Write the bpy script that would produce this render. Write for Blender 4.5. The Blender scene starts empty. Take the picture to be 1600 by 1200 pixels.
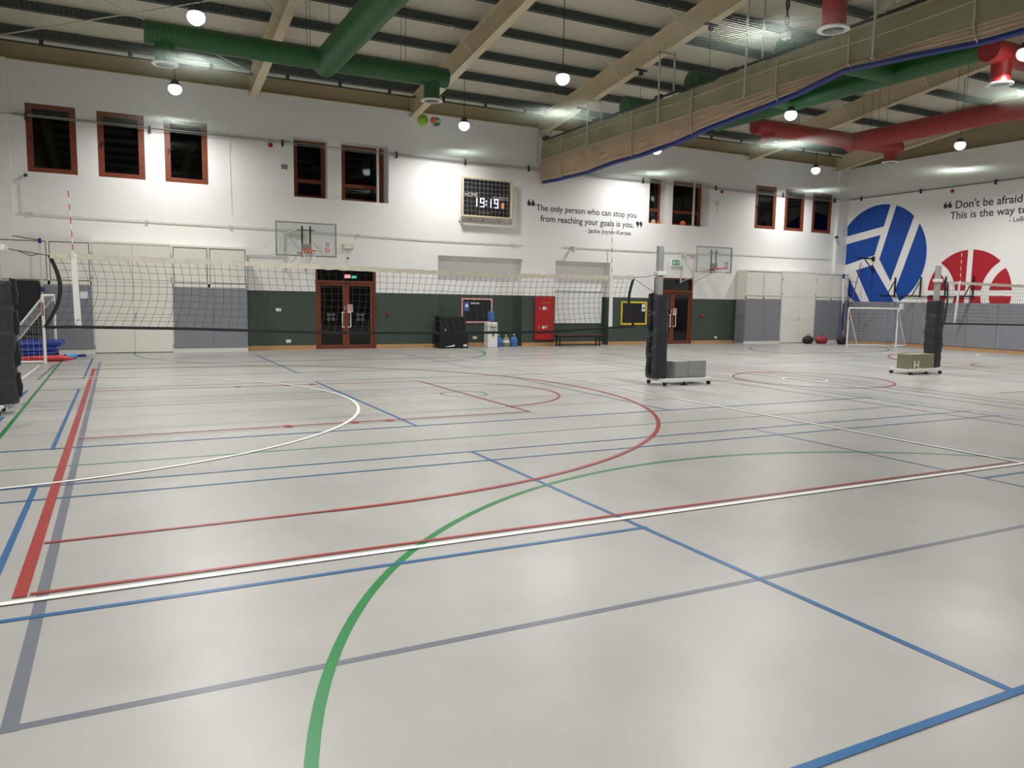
import bpy, bmesh, math, random
from mathutils import Matrix, Vector, noise
random.seed(7)
PI = math.pi
scene = bpy.context.scene
C = scene.collection

# ------------------------------------------------------------ camera
cam_d = bpy.data.cameras.new('camera'); cam = bpy.data.objects.new('camera', cam_d); C.objects.link(cam)
cam_d.sensor_fit = 'HORIZONTAL'; cam_d.sensor_width = 36.0; cam_d.lens = 27.16
cam_d.clip_start = 0.05; cam_d.clip_end = 200
cam.matrix_world = Matrix(((0.890705, 0.034922, -0.453238, 0.0),
                           (-0.454266, 0.105533, -0.884593, 0.0),
                           (0.016940, 0.993802, 0.109863, 1.75),
                           (0, 0, 0, 1)))
scene.camera = cam

# ------------------------------------------------------------ world, exposure, lamp settings
w = bpy.data.worlds.new('night'); scene.world = w; w.use_nodes = True
w.node_tree.nodes['Background'].inputs[0].default_value = (0.5, 0.52, 0.6, 1)
w.node_tree.nodes['Background'].inputs[1].default_value = 0.02
scene.view_settings.view_transform = 'Standard'
scene.view_settings.look = 'None'
scene.view_settings.exposure = -0.27
scene.view_settings.gamma = 1.0
scene.view_settings.use_curve_mapping = False
LAMP_WATTS = 335.0
ROW_ONE = 0.55      # the row next to the far wall burns weaker
LAMP_X = (1.64, 10.2, 17.9, 26.1)
LAMP_Y = (23.6, 17.4, 10.6, 4.2, -2.4)
LAMP_Z = 7.35
NET_Z = 6.45

# ------------------------------------------------------------ room numbers
XL, XR = -3.05, 30.1
YB, YF = 25.35, -7.3
WT = 7.9
def roof_z(y):
    return 8.62 + 0.137 * (25.35 - y) if y >= 9 else roof_z(9) - 0.137 * (9 - y)
def flange_z(y):
    return roof_z(y) - 0.9

# ------------------------------------------------------------ materials
def srgb(r, g, b):
    f = lambda c: (c / 255 / 12.92) if c <= 10 else ((c / 255 + 0.055) / 1.055) ** 2.4
    return (f(r), f(g), f(b), 1)
def mat(name, col, rough=0.6, metal=0.0, noise_amt=0.06, scale=3.0, bump=0.0, bscale=40.0, emis=None, estr=0, spec=0.5, alpha=1.0):
    m = bpy.data.materials.new(name); m.use_nodes = True
    nt = m.node_tree; b = nt.nodes['Principled BSDF']
    c = srgb(*col)
    tc = nt.nodes.new('ShaderNodeTexCoord')
    if noise_amt > 0:
        n = nt.nodes.new('ShaderNodeTexNoise'); n.inputs['Scale'].default_value = scale; n.inputs['Detail'].default_value = 4
        nt.links.new(tc.outputs['Object'], n.inputs['Vector'])
        r = nt.nodes.new('ShaderNodeValToRGB')
        r.color_ramp.elements[0].position = 0.3; r.color_ramp.elements[1].position = 0.7
        r.color_ramp.elements[0].color = tuple(v * (1 - noise_amt) for v in c[:3]) + (1,)
        r.color_ramp.elements[1].color = tuple(min(1, v * (1 + noise_amt)) for v in c[:3]) + (1,)
        nt.links.new(n.outputs['Fac'], r.inputs['Fac']); nt.links.new(r.outputs['Color'], b.inputs['Base Color'])
    else:
        b.inputs['Base Color'].default_value = c
    b.inputs['Roughness'].default_value = rough; b.inputs['Metallic'].default_value = metal
    b.inputs['Specular IOR Level'].default_value = spec
    b.inputs['Alpha'].default_value = alpha
    if bump > 0:
        n2 = nt.nodes.new('ShaderNodeTexNoise'); n2.inputs['Scale'].default_value = bscale; n2.inputs['Detail'].default_value = 3
        nt.links.new(tc.outputs['Object'], n2.inputs['Vector'])
        bp = nt.nodes.new('ShaderNodeBump'); bp.inputs['Strength'].default_value = bump; bp.inputs['Distance'].default_value = 0.02
        nt.links.new(n2.outputs['Fac'], bp.inputs['Height']); nt.links.new(bp.outputs['Normal'], b.inputs['Normal'])
    if emis:
        b.inputs['Emission Color'].default_value = srgb(*emis); b.inputs['Emission Strength'].default_value = estr
    return m

def floor_material():
    m = bpy.data.materials.new('floor_vinyl'); m.use_nodes = True
    nt = m.node_tree; b = nt.nodes['Principled BSDF']; tc = nt.nodes.new('ShaderNodeTexCoord')
    n = nt.nodes.new('ShaderNodeTexNoise'); n.inputs['Scale'].default_value = 0.55; n.inputs['Detail'].default_value = 6; n.inputs['Roughness'].default_value = 0.6
    nt.links.new(tc.outputs['Object'], n.inputs['Vector'])
    r = nt.nodes.new('ShaderNodeValToRGB')
    r.color_ramp.elements[0].position = 0.3; r.color_ramp.elements[0].color = srgb(154, 152, 147)
    r.color_ramp.elements[1].position = 0.72; r.color_ramp.elements[1].color = srgb(173, 171, 166)
    nt.links.new(n.outputs['Fac'], r.inputs['Fac']); nt.links.new(r.outputs['Color'], b.inputs['Base Color'])
    n2 = nt.nodes.new('ShaderNodeTexNoise'); n2.inputs['Scale'].default_value = 1.3; n2.inputs['Detail'].default_value = 5
    nt.links.new(tc.outputs['Object'], n2.inputs['Vector'])
    mr = nt.nodes.new('ShaderNodeMapRange'); mr.inputs['To Min'].default_value = 0.27; mr.inputs['To Max'].default_value = 0.42
    nt.links.new(n2.outputs['Fac'], mr.inputs['Value']); nt.links.new(mr.outputs['Result'], b.inputs['Roughness'])
    n3 = nt.nodes.new('ShaderNodeTexNoise'); n3.inputs['Scale'].default_value = 2.2; n3.inputs['Detail'].default_value = 2
    nt.links.new(tc.outputs['Object'], n3.inputs['Vector'])
    bp = nt.nodes.new('ShaderNodeBump'); bp.inputs['Strength'].default_value = 0.08; bp.inputs['Distance'].default_value = 0.03
    nt.links.new(n3.outputs['Fac'], bp.inputs['Height']); nt.links.new(bp.outputs['Normal'], b.inputs['Normal'])
    b.inputs['Specular IOR Level'].default_value = 0.45
    return m
def glass_material(name, tint=(112, 122, 122), keep=0.45):
    m = bpy.data.materials.new(name); m.use_nodes = True; nt = m.node_tree
    for n in list(nt.nodes):
        if n.type != 'OUTPUT_MATERIAL': nt.nodes.remove(n)
    out = [n for n in nt.nodes if n.type == 'OUTPUT_MATERIAL'][0]
    t = nt.nodes.new('ShaderNodeBsdfTransparent'); t.inputs[0].default_value = srgb(*tint)
    g = nt.nodes.new('ShaderNodeBsdfGlossy'); g.inputs['Roughness'].default_value = 0.04; g.inputs['Color'].default_value = (0.9, 0.95, 0.95, 1)
    fr = nt.nodes.new('ShaderNodeFresnel'); fr.inputs[0].default_value = keep + 1.05
    mx = nt.nodes.new('ShaderNodeMixShader')
    nt.links.new(fr.outputs[0], mx.inputs[0]); nt.links.new(t.outputs[0], mx.inputs[1]); nt.links.new(g.outputs[0], mx.inputs[2])
    nt.links.new(mx.outputs[0], out.inputs[0])
    return m
def wood_material(name, c1, c2, rough=0.45):
    m = bpy.data.materials.new(name); m.use_nodes = True; nt = m.node_tree; b = nt.nodes['Principled BSDF']
    tc = nt.nodes.new('ShaderNodeTexCoord'); mp = nt.nodes.new('ShaderNodeMapping'); mp.inputs['Scale'].default_value = (1.2, 8, 8)
    n = nt.nodes.new('ShaderNodeTexNoise'); n.inputs['Scale'].default_value = 3; n.inputs['Detail'].default_value = 6
    r = nt.nodes.new('ShaderNodeValToRGB'); r.color_ramp.elements[0].color = srgb(*c1); r.color_ramp.elements[1].color = srgb(*c2)
    r.color_ramp.elements[0].position = 0.3; r.color_ramp.elements[1].position = 0.7
    nt.links.new(tc.outputs['Object'], mp.inputs[0]); nt.links.new(mp.outputs[0], n.inputs['Vector'])
    nt.links.new(n.outputs['Fac'], r.inputs[0]); nt.links.new(r.outputs[0], b.inputs['Base Color']); b.inputs['Roughness'].default_value = rough
    return m

M = {}
M['floor'] = floor_material()
M['wall'] = mat('wall_white_paint', (236, 235, 232), 0.55, noise_amt=0.02, scale=0.6)
M['green_wall'] = mat('wall_green_paint', (58, 74, 65), 0.55, noise_amt=0.03, scale=1)
M['cream_steel'] = mat('cream_steel', (212, 196, 162), 0.5, noise_amt=0.04, scale=1.5)
M['tan_fascia'] = mat('tan_fascia', (176, 158, 120), 0.7, noise_amt=0.05, scale=1)
M['purlin'] = mat('galvanised_purlin', (62, 70, 66), 0.5, metal=0.1, noise_amt=0.08, scale=2)
M['roof'] = mat('roof_insulation', (206, 199, 182), 0.8, noise_amt=0.05, scale=1.2, bump=0.2, bscale=2.5)
M['green_duct'] = mat('green_duct_paint', (2, 84, 30), 0.5, noise_amt=0.06, scale=2)
M['red_duct'] = mat('red_duct_paint', (160, 24, 26), 0.5, noise_amt=0.06, scale=2)
M['white'] = mat('white_plastic', (228, 228, 224), 0.45, noise_amt=0.0)
M['offwhite'] = mat('offwhite_metal', (205, 201, 190), 0.5, noise_amt=0.03)
M['cabinet'] = mat('cabinet_cream', (232, 229, 220), 0.5, noise_amt=0.02, scale=1)
M['cabinet_dark'] = mat('cabinet_gap', (110, 108, 100), 0.7, noise_amt=0)
M['grey_pad'] = mat('grey_padding', (132, 134, 142), 0.55, noise_amt=0.03, scale=1.5)
M['black'] = mat('black_plastic', (16, 16, 18), 0.45, noise_amt=0.0)
M['black_vinyl'] = mat('black_vinyl', (44, 45, 50), 0.42, noise_amt=0.08, scale=4, bump=0.5, bscale=6)
M['darkest'] = mat('night_dark', (10, 12, 12), 0.8, noise_amt=0.0)
M['glass'] = glass_material('window_glass')
M['clear'] = glass_material('clear_acrylic', (244, 246, 246), 0.38)
M['brown'] = wood_material('brown_frame', (104, 46, 24), (128, 62, 34))
M['skirting'] = wood_material('skirting_wood', (176, 132, 86), (200, 156, 108))
M['metal'] = mat('brushed_metal', (168, 168, 166), 0.4, metal=0.15, noise_amt=0.05)
M['steel'] = mat('grey_steel', (152, 152, 148), 0.5, metal=0.1, noise_amt=0.05)
M['darkmetal'] = mat('dark_metal', (48, 48, 46), 0.5, metal=0.3, noise_amt=0.05)
M['rubber'] = mat('rubber', (26, 26, 27), 0.7, noise_amt=0)
M['cord'] = mat('black_cord', (20, 20, 20), 0.7, noise_amt=0)
M['nylon'] = mat('nylon_net', (118, 132, 122), 0.7, noise_amt=0)
M['netcord'] = mat('net_cord', (52, 52, 50), 0.7, noise_amt=0)
M['tape'] = mat('net_tape', (196, 191, 176), 0.7, noise_amt=0.12, scale=9)
M['blacktape'] = mat('black_tape', (24, 24, 26), 0.7, noise_amt=0)
M['curtain_net'] = mat('curtain_mesh', (158, 152, 122), 0.8, noise_amt=0.14, scale=1.3, bump=0.4, bscale=9)
M['curtain_cloth'] = mat('curtain_cloth', (192, 168, 140), 0.8, noise_amt=0.12, scale=1.5, bump=0.4, bscale=6)
M['blue_hem'] = mat('blue_hem', (16, 42, 120), 0.6, noise_amt=0.06)
M['rope'] = mat('pale_rope', (205, 195, 165), 0.8, noise_amt=0)
M['red'] = mat('red_paint', (176, 26, 26), 0.4, noise_amt=0.03)
M['orange'] = mat('orange_rim', (214, 92, 52), 0.4, noise_amt=0.04)
M['redrim'] = mat('red_rim', (190, 40, 46), 0.4, noise_amt=0.04)
M['pink'] = mat('pink_frame', (232, 164, 164), 0.5, noise_amt=0.03)
M['yellow'] = mat('yellow_frame', (242, 214, 42), 0.45, noise_amt=0.03)
M['boardblack'] = mat('board_black', (18, 17, 24), 0.6, noise_amt=0.04)
M['paper'] = mat('paper', (232, 232, 232), 0.7, noise_amt=0)
M['bluepaper'] = mat('blue_print', (70, 110, 190), 0.6, noise_amt=0)
M['greyprint'] = mat('grey_print', (120, 120, 122), 0.6, noise_amt=0)
M['redprint'] = mat('red_print', (196, 60, 66), 0.6, noise_amt=0)
M['goldprint'] = mat('gold_print', (204, 130, 80), 0.6, noise_amt=0)
M['frost'] = mat('frosted_sticker', (74, 80, 82), 0.6, noise_amt=0)
M['mural_blue'] = mat('mural_blue', (4, 70, 158), 0.75, noise_amt=0.02)
M['mural_red'] = mat('mural_red', (172, 20, 38), 0.75, noise_amt=0.02)
M['letter'] = mat('letter_charcoal', (60, 60, 62), 0.6, noise_amt=0)
M['bottle'] = mat('bottle_blue', (62, 112, 170), 0.25, noise_amt=0.05)
M['bottle_green'] = mat('bottle_amber', (130, 140, 96), 0.25, noise_amt=0.1)
M['bench_top'] = mat('bench_top', (84, 34, 40), 0.5, noise_amt=0.05)
M['weight'] = mat('weight_grey', (140, 144, 140), 0.5, noise_amt=0.04)
M['olive'] = mat('weight_olive', (128, 126, 98), 0.55, noise_amt=0.05)
M['blue_mat'] = mat('blue_mat', (26, 52, 140), 0.5, noise_amt=0.08)
M['lightblue'] = mat('light_blue_foam', (70, 150, 205), 0.5, noise_amt=0.05)
M['redfoam'] = mat('red_foam', (200, 48, 56), 0.5, noise_amt=0.05)
M['goal_net'] = mat('goal_net', (214, 214, 214), 0.6, noise_amt=0)
M['pole_red'] = mat('pole_red_brown', (128, 58, 48), 0.5, noise_amt=0)
M['pole_blue'] = mat('pole_blue', (28, 44, 120), 0.5, noise_amt=0)
M['exit_green'] = mat('exit_green', (20, 130, 90), 0.5, noise_amt=0, emis=(20, 140, 95), estr=0.25)
M['sign_green'] = mat('lit_sign_green', (60, 190, 150), 0.5, noise_amt=0, emis=(60, 200, 160), estr=7)
M['lime'] = mat('lime_ball', (150, 190, 40), 0.5, noise_amt=0.25, scale=12)
M['ball_orange'] = mat('orange_ball', (214, 104, 48), 0.5, noise_amt=0.15, scale=12)
M['ball_green'] = mat('green_ball', (30, 120, 80), 0.5, noise_amt=0.1, scale=12)
M['lens'] = mat('lamp_lens_glare', (255, 255, 255), 0.5, noise_amt=0, emis=(240, 246, 255), estr=9)
M['digit'] = mat('led_white', (255, 255, 255), 0.5, noise_amt=0, emis=(225, 220, 255), estr=3.2)
M['led_orange'] = mat('led_orange', (220, 130, 90), 0.5, noise_amt=0, emis=(230, 140, 90), estr=0.6)
M['led_pink'] = mat('led_pink', (255, 190, 190), 0.5, noise_amt=0, emis=(255, 150, 150), estr=9)
M['paint_red'] = mat('line_red', (150, 46, 42), 0.38, noise_amt=0.04)
M['paint_white'] = mat('line_white', (236, 235, 230), 0.38, noise_amt=0.01)
M['paint_blue'] = mat('line_blue', (34, 92, 138), 0.38, noise_amt=0.04)
M['paint_green'] = mat('line_green', (12, 118, 54), 0.38, noise_amt=0.04)
M['paint_grey'] = mat('line_grey', (104, 108, 118), 0.36, noise_amt=0.04)
M['bag1'] = mat('bag_dark', (34, 30, 36), 0.7, noise_amt=0.3, scale=10)
M['bag2'] = mat('bag_red', (150, 50, 56), 0.7, noise_amt=0.4, scale=14)

# ------------------------------------------------------------ mesh builder
class MB:
    def __init__(s): s.v = []; s.f = []; s.mi = []; s.cur = 0; s.T = None
    def add(s, vs, fs):
        o = len(s.v)
        if s.T is not None: vs = [s.T @ Vector(p) for p in vs]
        s.v += [tuple(p) for p in vs]; s.f += [tuple(i + o for i in f) for f in fs]; s.mi += [s.cur] * len(fs)
        return s
    def box(s, x0, y0, z0, x1, y1, z1):
        x0, x1 = min(x0, x1), max(x0, x1); y0, y1 = min(y0, y1), max(y0, y1); z0, z1 = min(z0, z1), max(z0, z1)
        v = [(x, y, z) for z in (z0, z1) for y in (y0, y1) for x in (x0, x1)]
        return s.add(v, [(0, 2, 3, 1), (4, 5, 7, 6), (0, 1, 5, 4), (2, 6, 7, 3), (0, 4, 6, 2), (1, 3, 7, 5)])
    def quad(s, a, b, c, d): return s.add([a, b, c, d], [(0, 1, 2, 3)])
    def tube(s, pts, r, n=8, cap=True):
        pts = [Vector(p) for p in pts]
        rs = r if isinstance(r, (list, tuple)) else [r] * len(pts)
        vs = []; fs = []; prev = None
        for i, p in enumerate(pts):
            if i == 0: d = pts[1] - pts[0]
            elif i == len(pts) - 1: d = pts[-1] - pts[-2]
            else: d = (pts[i + 1] - pts[i]).normalized() + (pts[i] - pts[i - 1]).normalized()
            d = d.normalized()
            up = Vector((0, 0, 1)) if abs(d.z) < 0.9 else Vector((1, 0, 0))
            if prev is not None: up = prev
            a = d.cross(up)
            if a.length < 1e-5: a = d.cross(Vector((0, 1, 0)))
            a.normalize(); b = a.cross(d).normalized(); prev = b
            for k in range(n):
                t = 2 * PI * (k + 0.5) / n
                vs.append(p + a * math.cos(t) * rs[i] + b * math.sin(t) * rs[i])
        for i in range(len(pts) - 1):
            for k in range(n):
                k2 = (k + 1) % n
                fs.append((i * n + k, i * n + k2, (i + 1) * n + k2, (i + 1) * n + k))
        if cap:
            fs.append(tuple(range(n - 1, -1, -1))); fs.append(tuple(range((len(pts) - 1) * n, len(pts) * n)))
        return s.add(vs, fs)
    def lathe(s, cx, cy, prof, n=24):
        vs = []; fs = []
        for (r, z) in prof:
            for k in range(n):
                t = 2 * PI * k / n; vs.append((cx + r * math.cos(t), cy + r * math.sin(t), z))
        for i in range(len(prof) - 1):
            for k in range(n):
                k2 = (k + 1) % n; fs.append((i * n + k, i * n + k2, (i + 1) * n + k2, (i + 1) * n + k))
        if prof[0][0] > 0: fs.append(tuple(range(n - 1, -1, -1)))
        if prof[-1][0] > 0: fs.append(tuple(range((len(prof) - 1) * n, len(prof) * n)))
        return s.add(vs, fs)
    def prism(s, poly, axis, a, b):
        """poly: 2D points; axis 'x' -> (y,z), 'y' -> (x,z), 'z' -> (x,y); extruded from a to b"""
        def P(p, t): return {'x': (t, p[0], p[1]), 'y': (p[0], t, p[1]), 'z': (p[0], p[1], t)}[axis]
        n = len(poly); vs = [P(p, a) for p in poly] + [P(p, b) for p in poly]
        fs = [tuple(range(n - 1, -1, -1)), tuple(range(n, 2 * n))] + [(i, (i + 1) % n, (i + 1) % n + n, i + n) for i in range(n)]
        return s.add(vs, fs)
    def sphere(s, c, r, n=16):
        vs = []; fs = []; m = n // 2
        for i in range(m + 1):
            ph = PI * i / m
            for k in range(n):
                t = 2 * PI * k / n; vs.append((c[0] + r * math.sin(ph) * math.cos(t), c[1] + r * math.sin(ph) * math.sin(t), c[2] + r * math.cos(ph)))
        for i in range(m):
            for k in range(n):
                k2 = (k + 1) % n; fs.append((i * n + k, (i + 1) * n + k, (i + 1) * n + k2, i * n + k2))
        return s.add(vs, fs)
    def build(s, name, m, parent=None, smooth=False, bevel=0.0, org=None):
        ms = m if isinstance(m, (list, tuple)) else [m]
        me = bpy.data.meshes.new(name)
        off = world_loc(parent) if parent is not None else Vector(org or (0, 0, 0))
        me.from_pydata([tuple(Vector(p) - off) for p in s.v], [], s.f)
        for x in ms: me.materials.append(M[x] if isinstance(x, str) else x)
        for p, i in zip(me.polygons, s.mi): p.material_index = i
        bm = bmesh.new(); bm.from_mesh(me); bmesh.ops.remove_doubles(bm, verts=bm.verts, dist=1e-6)
        bmesh.ops.recalc_face_normals(bm, faces=bm.faces); bm.to_mesh(me); bm.free()
        if smooth:
            for p in me.polygons: p.use_smooth = True
            me.set_sharp_from_angle(angle=math.radians(38))
        o = bpy.data.objects.new(name, me); C.objects.link(o)
        if parent is not None: o.parent = parent
        else: o.location = off
        if bevel > 0:
            b = o.modifiers.new('bevel', 'BEVEL'); b.width = bevel; b.segments = 2; b.limit_method = 'ANGLE'
        return o
def world_loc(o):
    v = Vector((0, 0, 0))
    while o is not None: v = v + o.location; o = o.parent
    return v
def tag(o, label=None, cat=None, group=None, kind=None):
    if label: o['label'] = label
    if cat: o['category'] = cat
    if group: o['group'] = group
    if kind: o['kind'] = kind
    return o
def thing(name, loc, label, cat, group=None):
    o = bpy.data.objects.new(name, None); C.objects.link(o); o.location = loc; o.empty_display_size = 0.2
    return tag(o, label, cat, group)
def struct(mb, name, m, **k): return tag(mb.build(name, m, **k), kind='structure')
def copy_tree(o, parent=None, label=None, loc=None):
    c = o.copy(); C.objects.link(c)
    if parent is not None: c.parent = parent
    for ch in list(o.children): copy_tree(ch, c)
    if label: c['label'] = label
    if loc is not None: c.location = loc
    return c
def text_mesh(body, name, m, x0, x1, zb, place, parent, bold=0.0, align='BASE'):
    """text between x0 and x1 (metres along the wall) with baseline zb; place(u, v) gives the 3D point"""
    cu = bpy.data.curves.new(name, 'FONT'); cu.body = body; cu.size = 1; cu.offset = bold; cu.resolution_u = 4
    tmp = bpy.data.objects.new(name, cu); C.objects.link(tmp)
    dg = bpy.context.evaluated_depsgraph_get(); me = bpy.data.meshes.new_from_object(tmp.evaluated_get(dg))
    bpy.data.objects.remove(tmp); bpy.data.curves.remove(cu)
    xs = [v.co.x for v in me.vertices]; a, b = min(xs), max(xs); sc = (x1 - x0) / (b - a)
    off = world_loc(parent)
    for v in me.vertices:
        v.co = Vector(place(x0 + (v.co.x - a) * sc, zb + v.co.y * abs(sc))) - off
    me.materials.clear(); me.materials.append(M[m])
    o = bpy.data.objects.new(name, me); C.objects.link(o); o.parent = parent
    return o
def grid_wall(mb, u0, u1, v0, v1, holes, P, split=None):
    """flat wall with rectangular holes; P(u,v) -> 3D; faces below split use material 1"""
    us = sorted({u0, u1, *[h[0] for h in holes], *[h[1] for h in holes]})
    vs = sorted({v0, v1, *([split] if split else []), *[h[2] for h in holes], *[h[3] for h in holes]})
    us = [u for u in us if u0 <= u <= u1]; vs = [v for v in vs if v0 <= v <= v1]
    for i in range(len(us) - 1):
        for j in range(len(vs) - 1):
            cu, cv = (us[i] + us[i + 1]) / 2, (vs[j] + vs[j + 1]) / 2
            if any(h[0] < cu < h[1] and h[2] < cv < h[3] for h in holes): continue
            mb.cur = 1 if (split and cv < split) else 0
            mb.quad(P(us[i], vs[j]), P(us[i + 1], vs[j]), P(us[i + 1], vs[j + 1]), P(us[i], vs[j + 1]))
    mb.cur = 0

# ============================================================ SETTING
fl = MB().box(XL - 0.3, YF - 0.3, -0.2, XR + 0.3, 26.6, 0.0)
floor = struct(fl, 'floor', 'floor')

# openings of the far wall: (x0, x1, z0, z1, depth)
REC = {'A': (5.14, 8.24, 4.84, 6.69, 0.60), 'B': (18.96, 22.03, 4.83, 6.65, 0.60),
       'NA': (10.02, 13.35, 0.0, 3.20, 0.37), 'NB': (14.74, 17.20, 0.0, 3.20, 0.37),
       'D1': (5.78, 7.80, 0.0, 2.72, 0.18), 'D2': (19.35, 21.36, 0.0, 2.70, 0.18)}
WINS = [(-2.02, -0.82, 4.99, 6.82), (-0.30, 0.90, 5.00, 6.81), (1.43, 2.61, 5.00, 6.79),
        (24.55, 25.76, 4.94, 6.75), (26.28, 27.47, 4.94, 6.73), (27.97, 29.20, 4.94, 6.71)]
holes = [r[:4] for r in REC.values()] + WINS
wb = MB()
grid_wall(wb, XL, XR, 0, WT, holes, lambda u, v: (u, YB, v), split=1.87)
for k, (x0, x1, z0, z1, d) in REC.items():
    for (za, zb, mi) in ([(z0, 1.87, 1), (1.87, z1, 0)] if z0 < 1 else [(z0, z1, 0)]):
        wb.cur = mi
        wb.quad((x0, YB, za), (x0, YB + d, za), (x0, YB + d, zb), (x0, YB, zb))
        wb.quad((x1, YB, za), (x1, YB + d, za), (x1, YB + d, zb), (x1, YB, zb))
        if k in ('NA', 'NB'): wb.quad((x0, YB + d, za), (x1, YB + d, za), (x1, YB + d, zb), (x0, YB + d, zb))
    wb.cur = 0
    wb.quad((x0, YB, z1), (x1, YB, z1), (x1, YB + d, z1), (x0, YB + d, z1))
    if z0 > 1: wb.quad((x0, YB, z0), (x1, YB, z0), (x1, YB + d, z0), (x0, YB + d, z0))
for (x0, x1, z0, z1) in WINS:
    for a, b in (((x0, z0), (x0, z1)), ((x1, z0), (x1, z1)), ((x0, z0), (x1, z0)), ((x0, z1), (x1, z1))):
        wb.quad((a[0], YB, a[1]), (b[0], YB, b[1]), (b[0], YB + 0.14, b[1]), (a[0], YB + 0.14, a[1]))
# top ledge and pilasters in the two corners
wb.quad((XL, YB, WT), (XR, YB, WT), (XR, YB + 0.5, WT), (XL, YB + 0.5, WT))
wb.box(29.45, YB - 0.16, 0, XR, YB - 0.001, WT); wb.box(XL, YB - 0.16, 0, -2.39, YB - 0.001, WT)
# the shallow joints that run down the plaster
wall_back = struct(wb, 'wall_back', ['wall', 'green_wall'])
struct(MB().box(XL - 0.4, YB + 1.15, -0.1, XR + 0.4, YB + 1.25, 9.2), 'dark_backing', 'darkest')  # near-black backing sheet; the darkness behind the glass is put into its colour
jl = MB()
for (x, z0, z1) in ((9.86, 2.75, 5.9), (23.0, 3.9, 5.4)):
    jl.box(x, YB - 0.002, z0, x + 0.008, YB - 0.001, z1)
jl.build('plaster_joint', 'cabinet', wall_back)

wr = MB()
wr.quad((XR, YF, 0), (XR, YB, 0), (XR, YB, WT), (XR, YF, WT)); wr.quad((XR, YF, WT), (XR, YB, WT), (XR + 0.3, YB, WT), (XR + 0.3, YF, WT))
wall_right = struct(wr, 'wall_right', 'wall')
wl = MB().quad((XL, YF, 0), (XL, YB, 0), (XL, YB, WT), (XL, YF, WT)); struct(wl, 'wall_left', 'wall')
wf = MB(); grid_wall(wf, XL, XR, 0, WT, [], lambda u, v: (u, YF, v)); struct(wf, 'wall_front', 'wall')
# gable and eave cladding above the walls
g = MB()
g.box(XL - 0.1, YB + 0.22, WT, XR + 0.3, YB + 0.3, 8.75)
struct(g, 'wall_eave_back', 'tan_fascia')
for nm, x in (('wall_gable_right', XR + 0.3), ('wall_gable_left', XL - 0.02)):
    g = MB(); g.add([(x, YF, WT), (x, YB + 0.3, WT), (x, YB + 0.3, 8.7), (x, 9, roof_z(9)), (x, YF, roof_z(YF))], [(0, 1, 2, 3, 4)])
    struct(g, nm, 'tan_fascia')
g = MB().quad((XL, YF, WT), (XR + .3, YF, WT), (XR + .3, YF, roof_z(YF)), (XL, YF, roof_z(YF))); struct(g, 'wall_gable_front', 'tan_fascia')

# roof sheet with its purlins
ce = MB()
for (ya, yb) in ((YF - 0.1, 9), (9, YB + 0.5)):
    ce.quad((XL - .1, ya, roof_z(ya)), (XR + .35, ya, roof_z(ya)), (XR + .35, yb, roof_z(yb)), (XL - .1, yb, roof_z(yb)))
ceiling = struct(ce, 'ceiling', 'roof')
y = 24.9
while y > YF + 0.2:
    z = roof_z(y); p = MB()
    p.box(XL, y - 0.006, z - 0.24, XR + 0.25, y + 0.006, z - 0.01)
    p.box(XL, y - 0.10, z - 0.25, XR + 0.25, y + 0.006, z - 0.238)
    p.box(XL, y, z - 0.262, XR + 0.25, y + 0.012, z - 0.22)
    p.box(XL, y, z - 0.02, XR + 0.25, y + 0.08, z - 0.008)
    p.build('purlin', 'purlin', ceiling)
    y -= 1.53
p = MB().box(XL, 25.12, 8.3, XR, 25.14, 8.62); p.build('eave_purlin', 'purlin', ceiling)
p = MB().box(XL, 25.45, WT, XR, 25.47, 8.4).box(XL, 25.30, 8.36, XR, 25.5, 8.40).box(XL, 25.30, WT, XR, 25.5, WT + 0.02); p.build('eave_beam', 'tan_fascia', ceiling)

# rafters: tapering I beams
RAF = (-2.75, 3.95, 9.1, 14.04, 19.1, 24.15, 29.4)
for i, x in enumerate(RAF):
    t = bpy.data.objects.new('ceiling_beam', None); C.objects.link(t); t.location = (x, YB, flange_z(YB)); tag(t, kind='structure')
    ys = [25.42, 9.0, YF]
    wbm = MB(); pl = [(yy, flange_z(yy)) for yy in ys] + [(yy, roof_z(yy) - 0.25) for yy in reversed(ys)]
    wbm.prism(pl, 'x', x - 0.012, x + 0.012)
    wbm.box(x - 0.1, 25.38, flange_z(25.4), x + 0.1, 25.40, roof_z(25.4) - 0.3)
    wbm.build('beam_web', 'cream_steel', t)
    f1 = MB(); f1.prism([(yy, flange_z(yy) - 0.012) for yy in ys] + [(yy, flange_z(yy) + 0.012) for yy in reversed(ys)], 'x', x - 0.12, x + 0.12)
    f1.build('bottom_flange', 'cream_steel', t)
    f2 = MB(); f2.prism([(yy, roof_z(yy) - 0.27) for yy in ys] + [(yy, roof_z(yy) - 0.25) for yy in reversed(ys)], 'x', x - 0.12, x + 0.12)
    f2.build('top_flange', 'cream_steel', t)
    yy = 23.37
    while yy > -5:
        if 0 < i:
            MB().tube([(x - 0.10, yy, flange_z(yy) + 0.03), (x - 0.75, yy, roof_z(yy) - 0.2)], 0.022, 6).build('fly_brace', 'offwhite', t)
        yy -= 3.06
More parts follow.
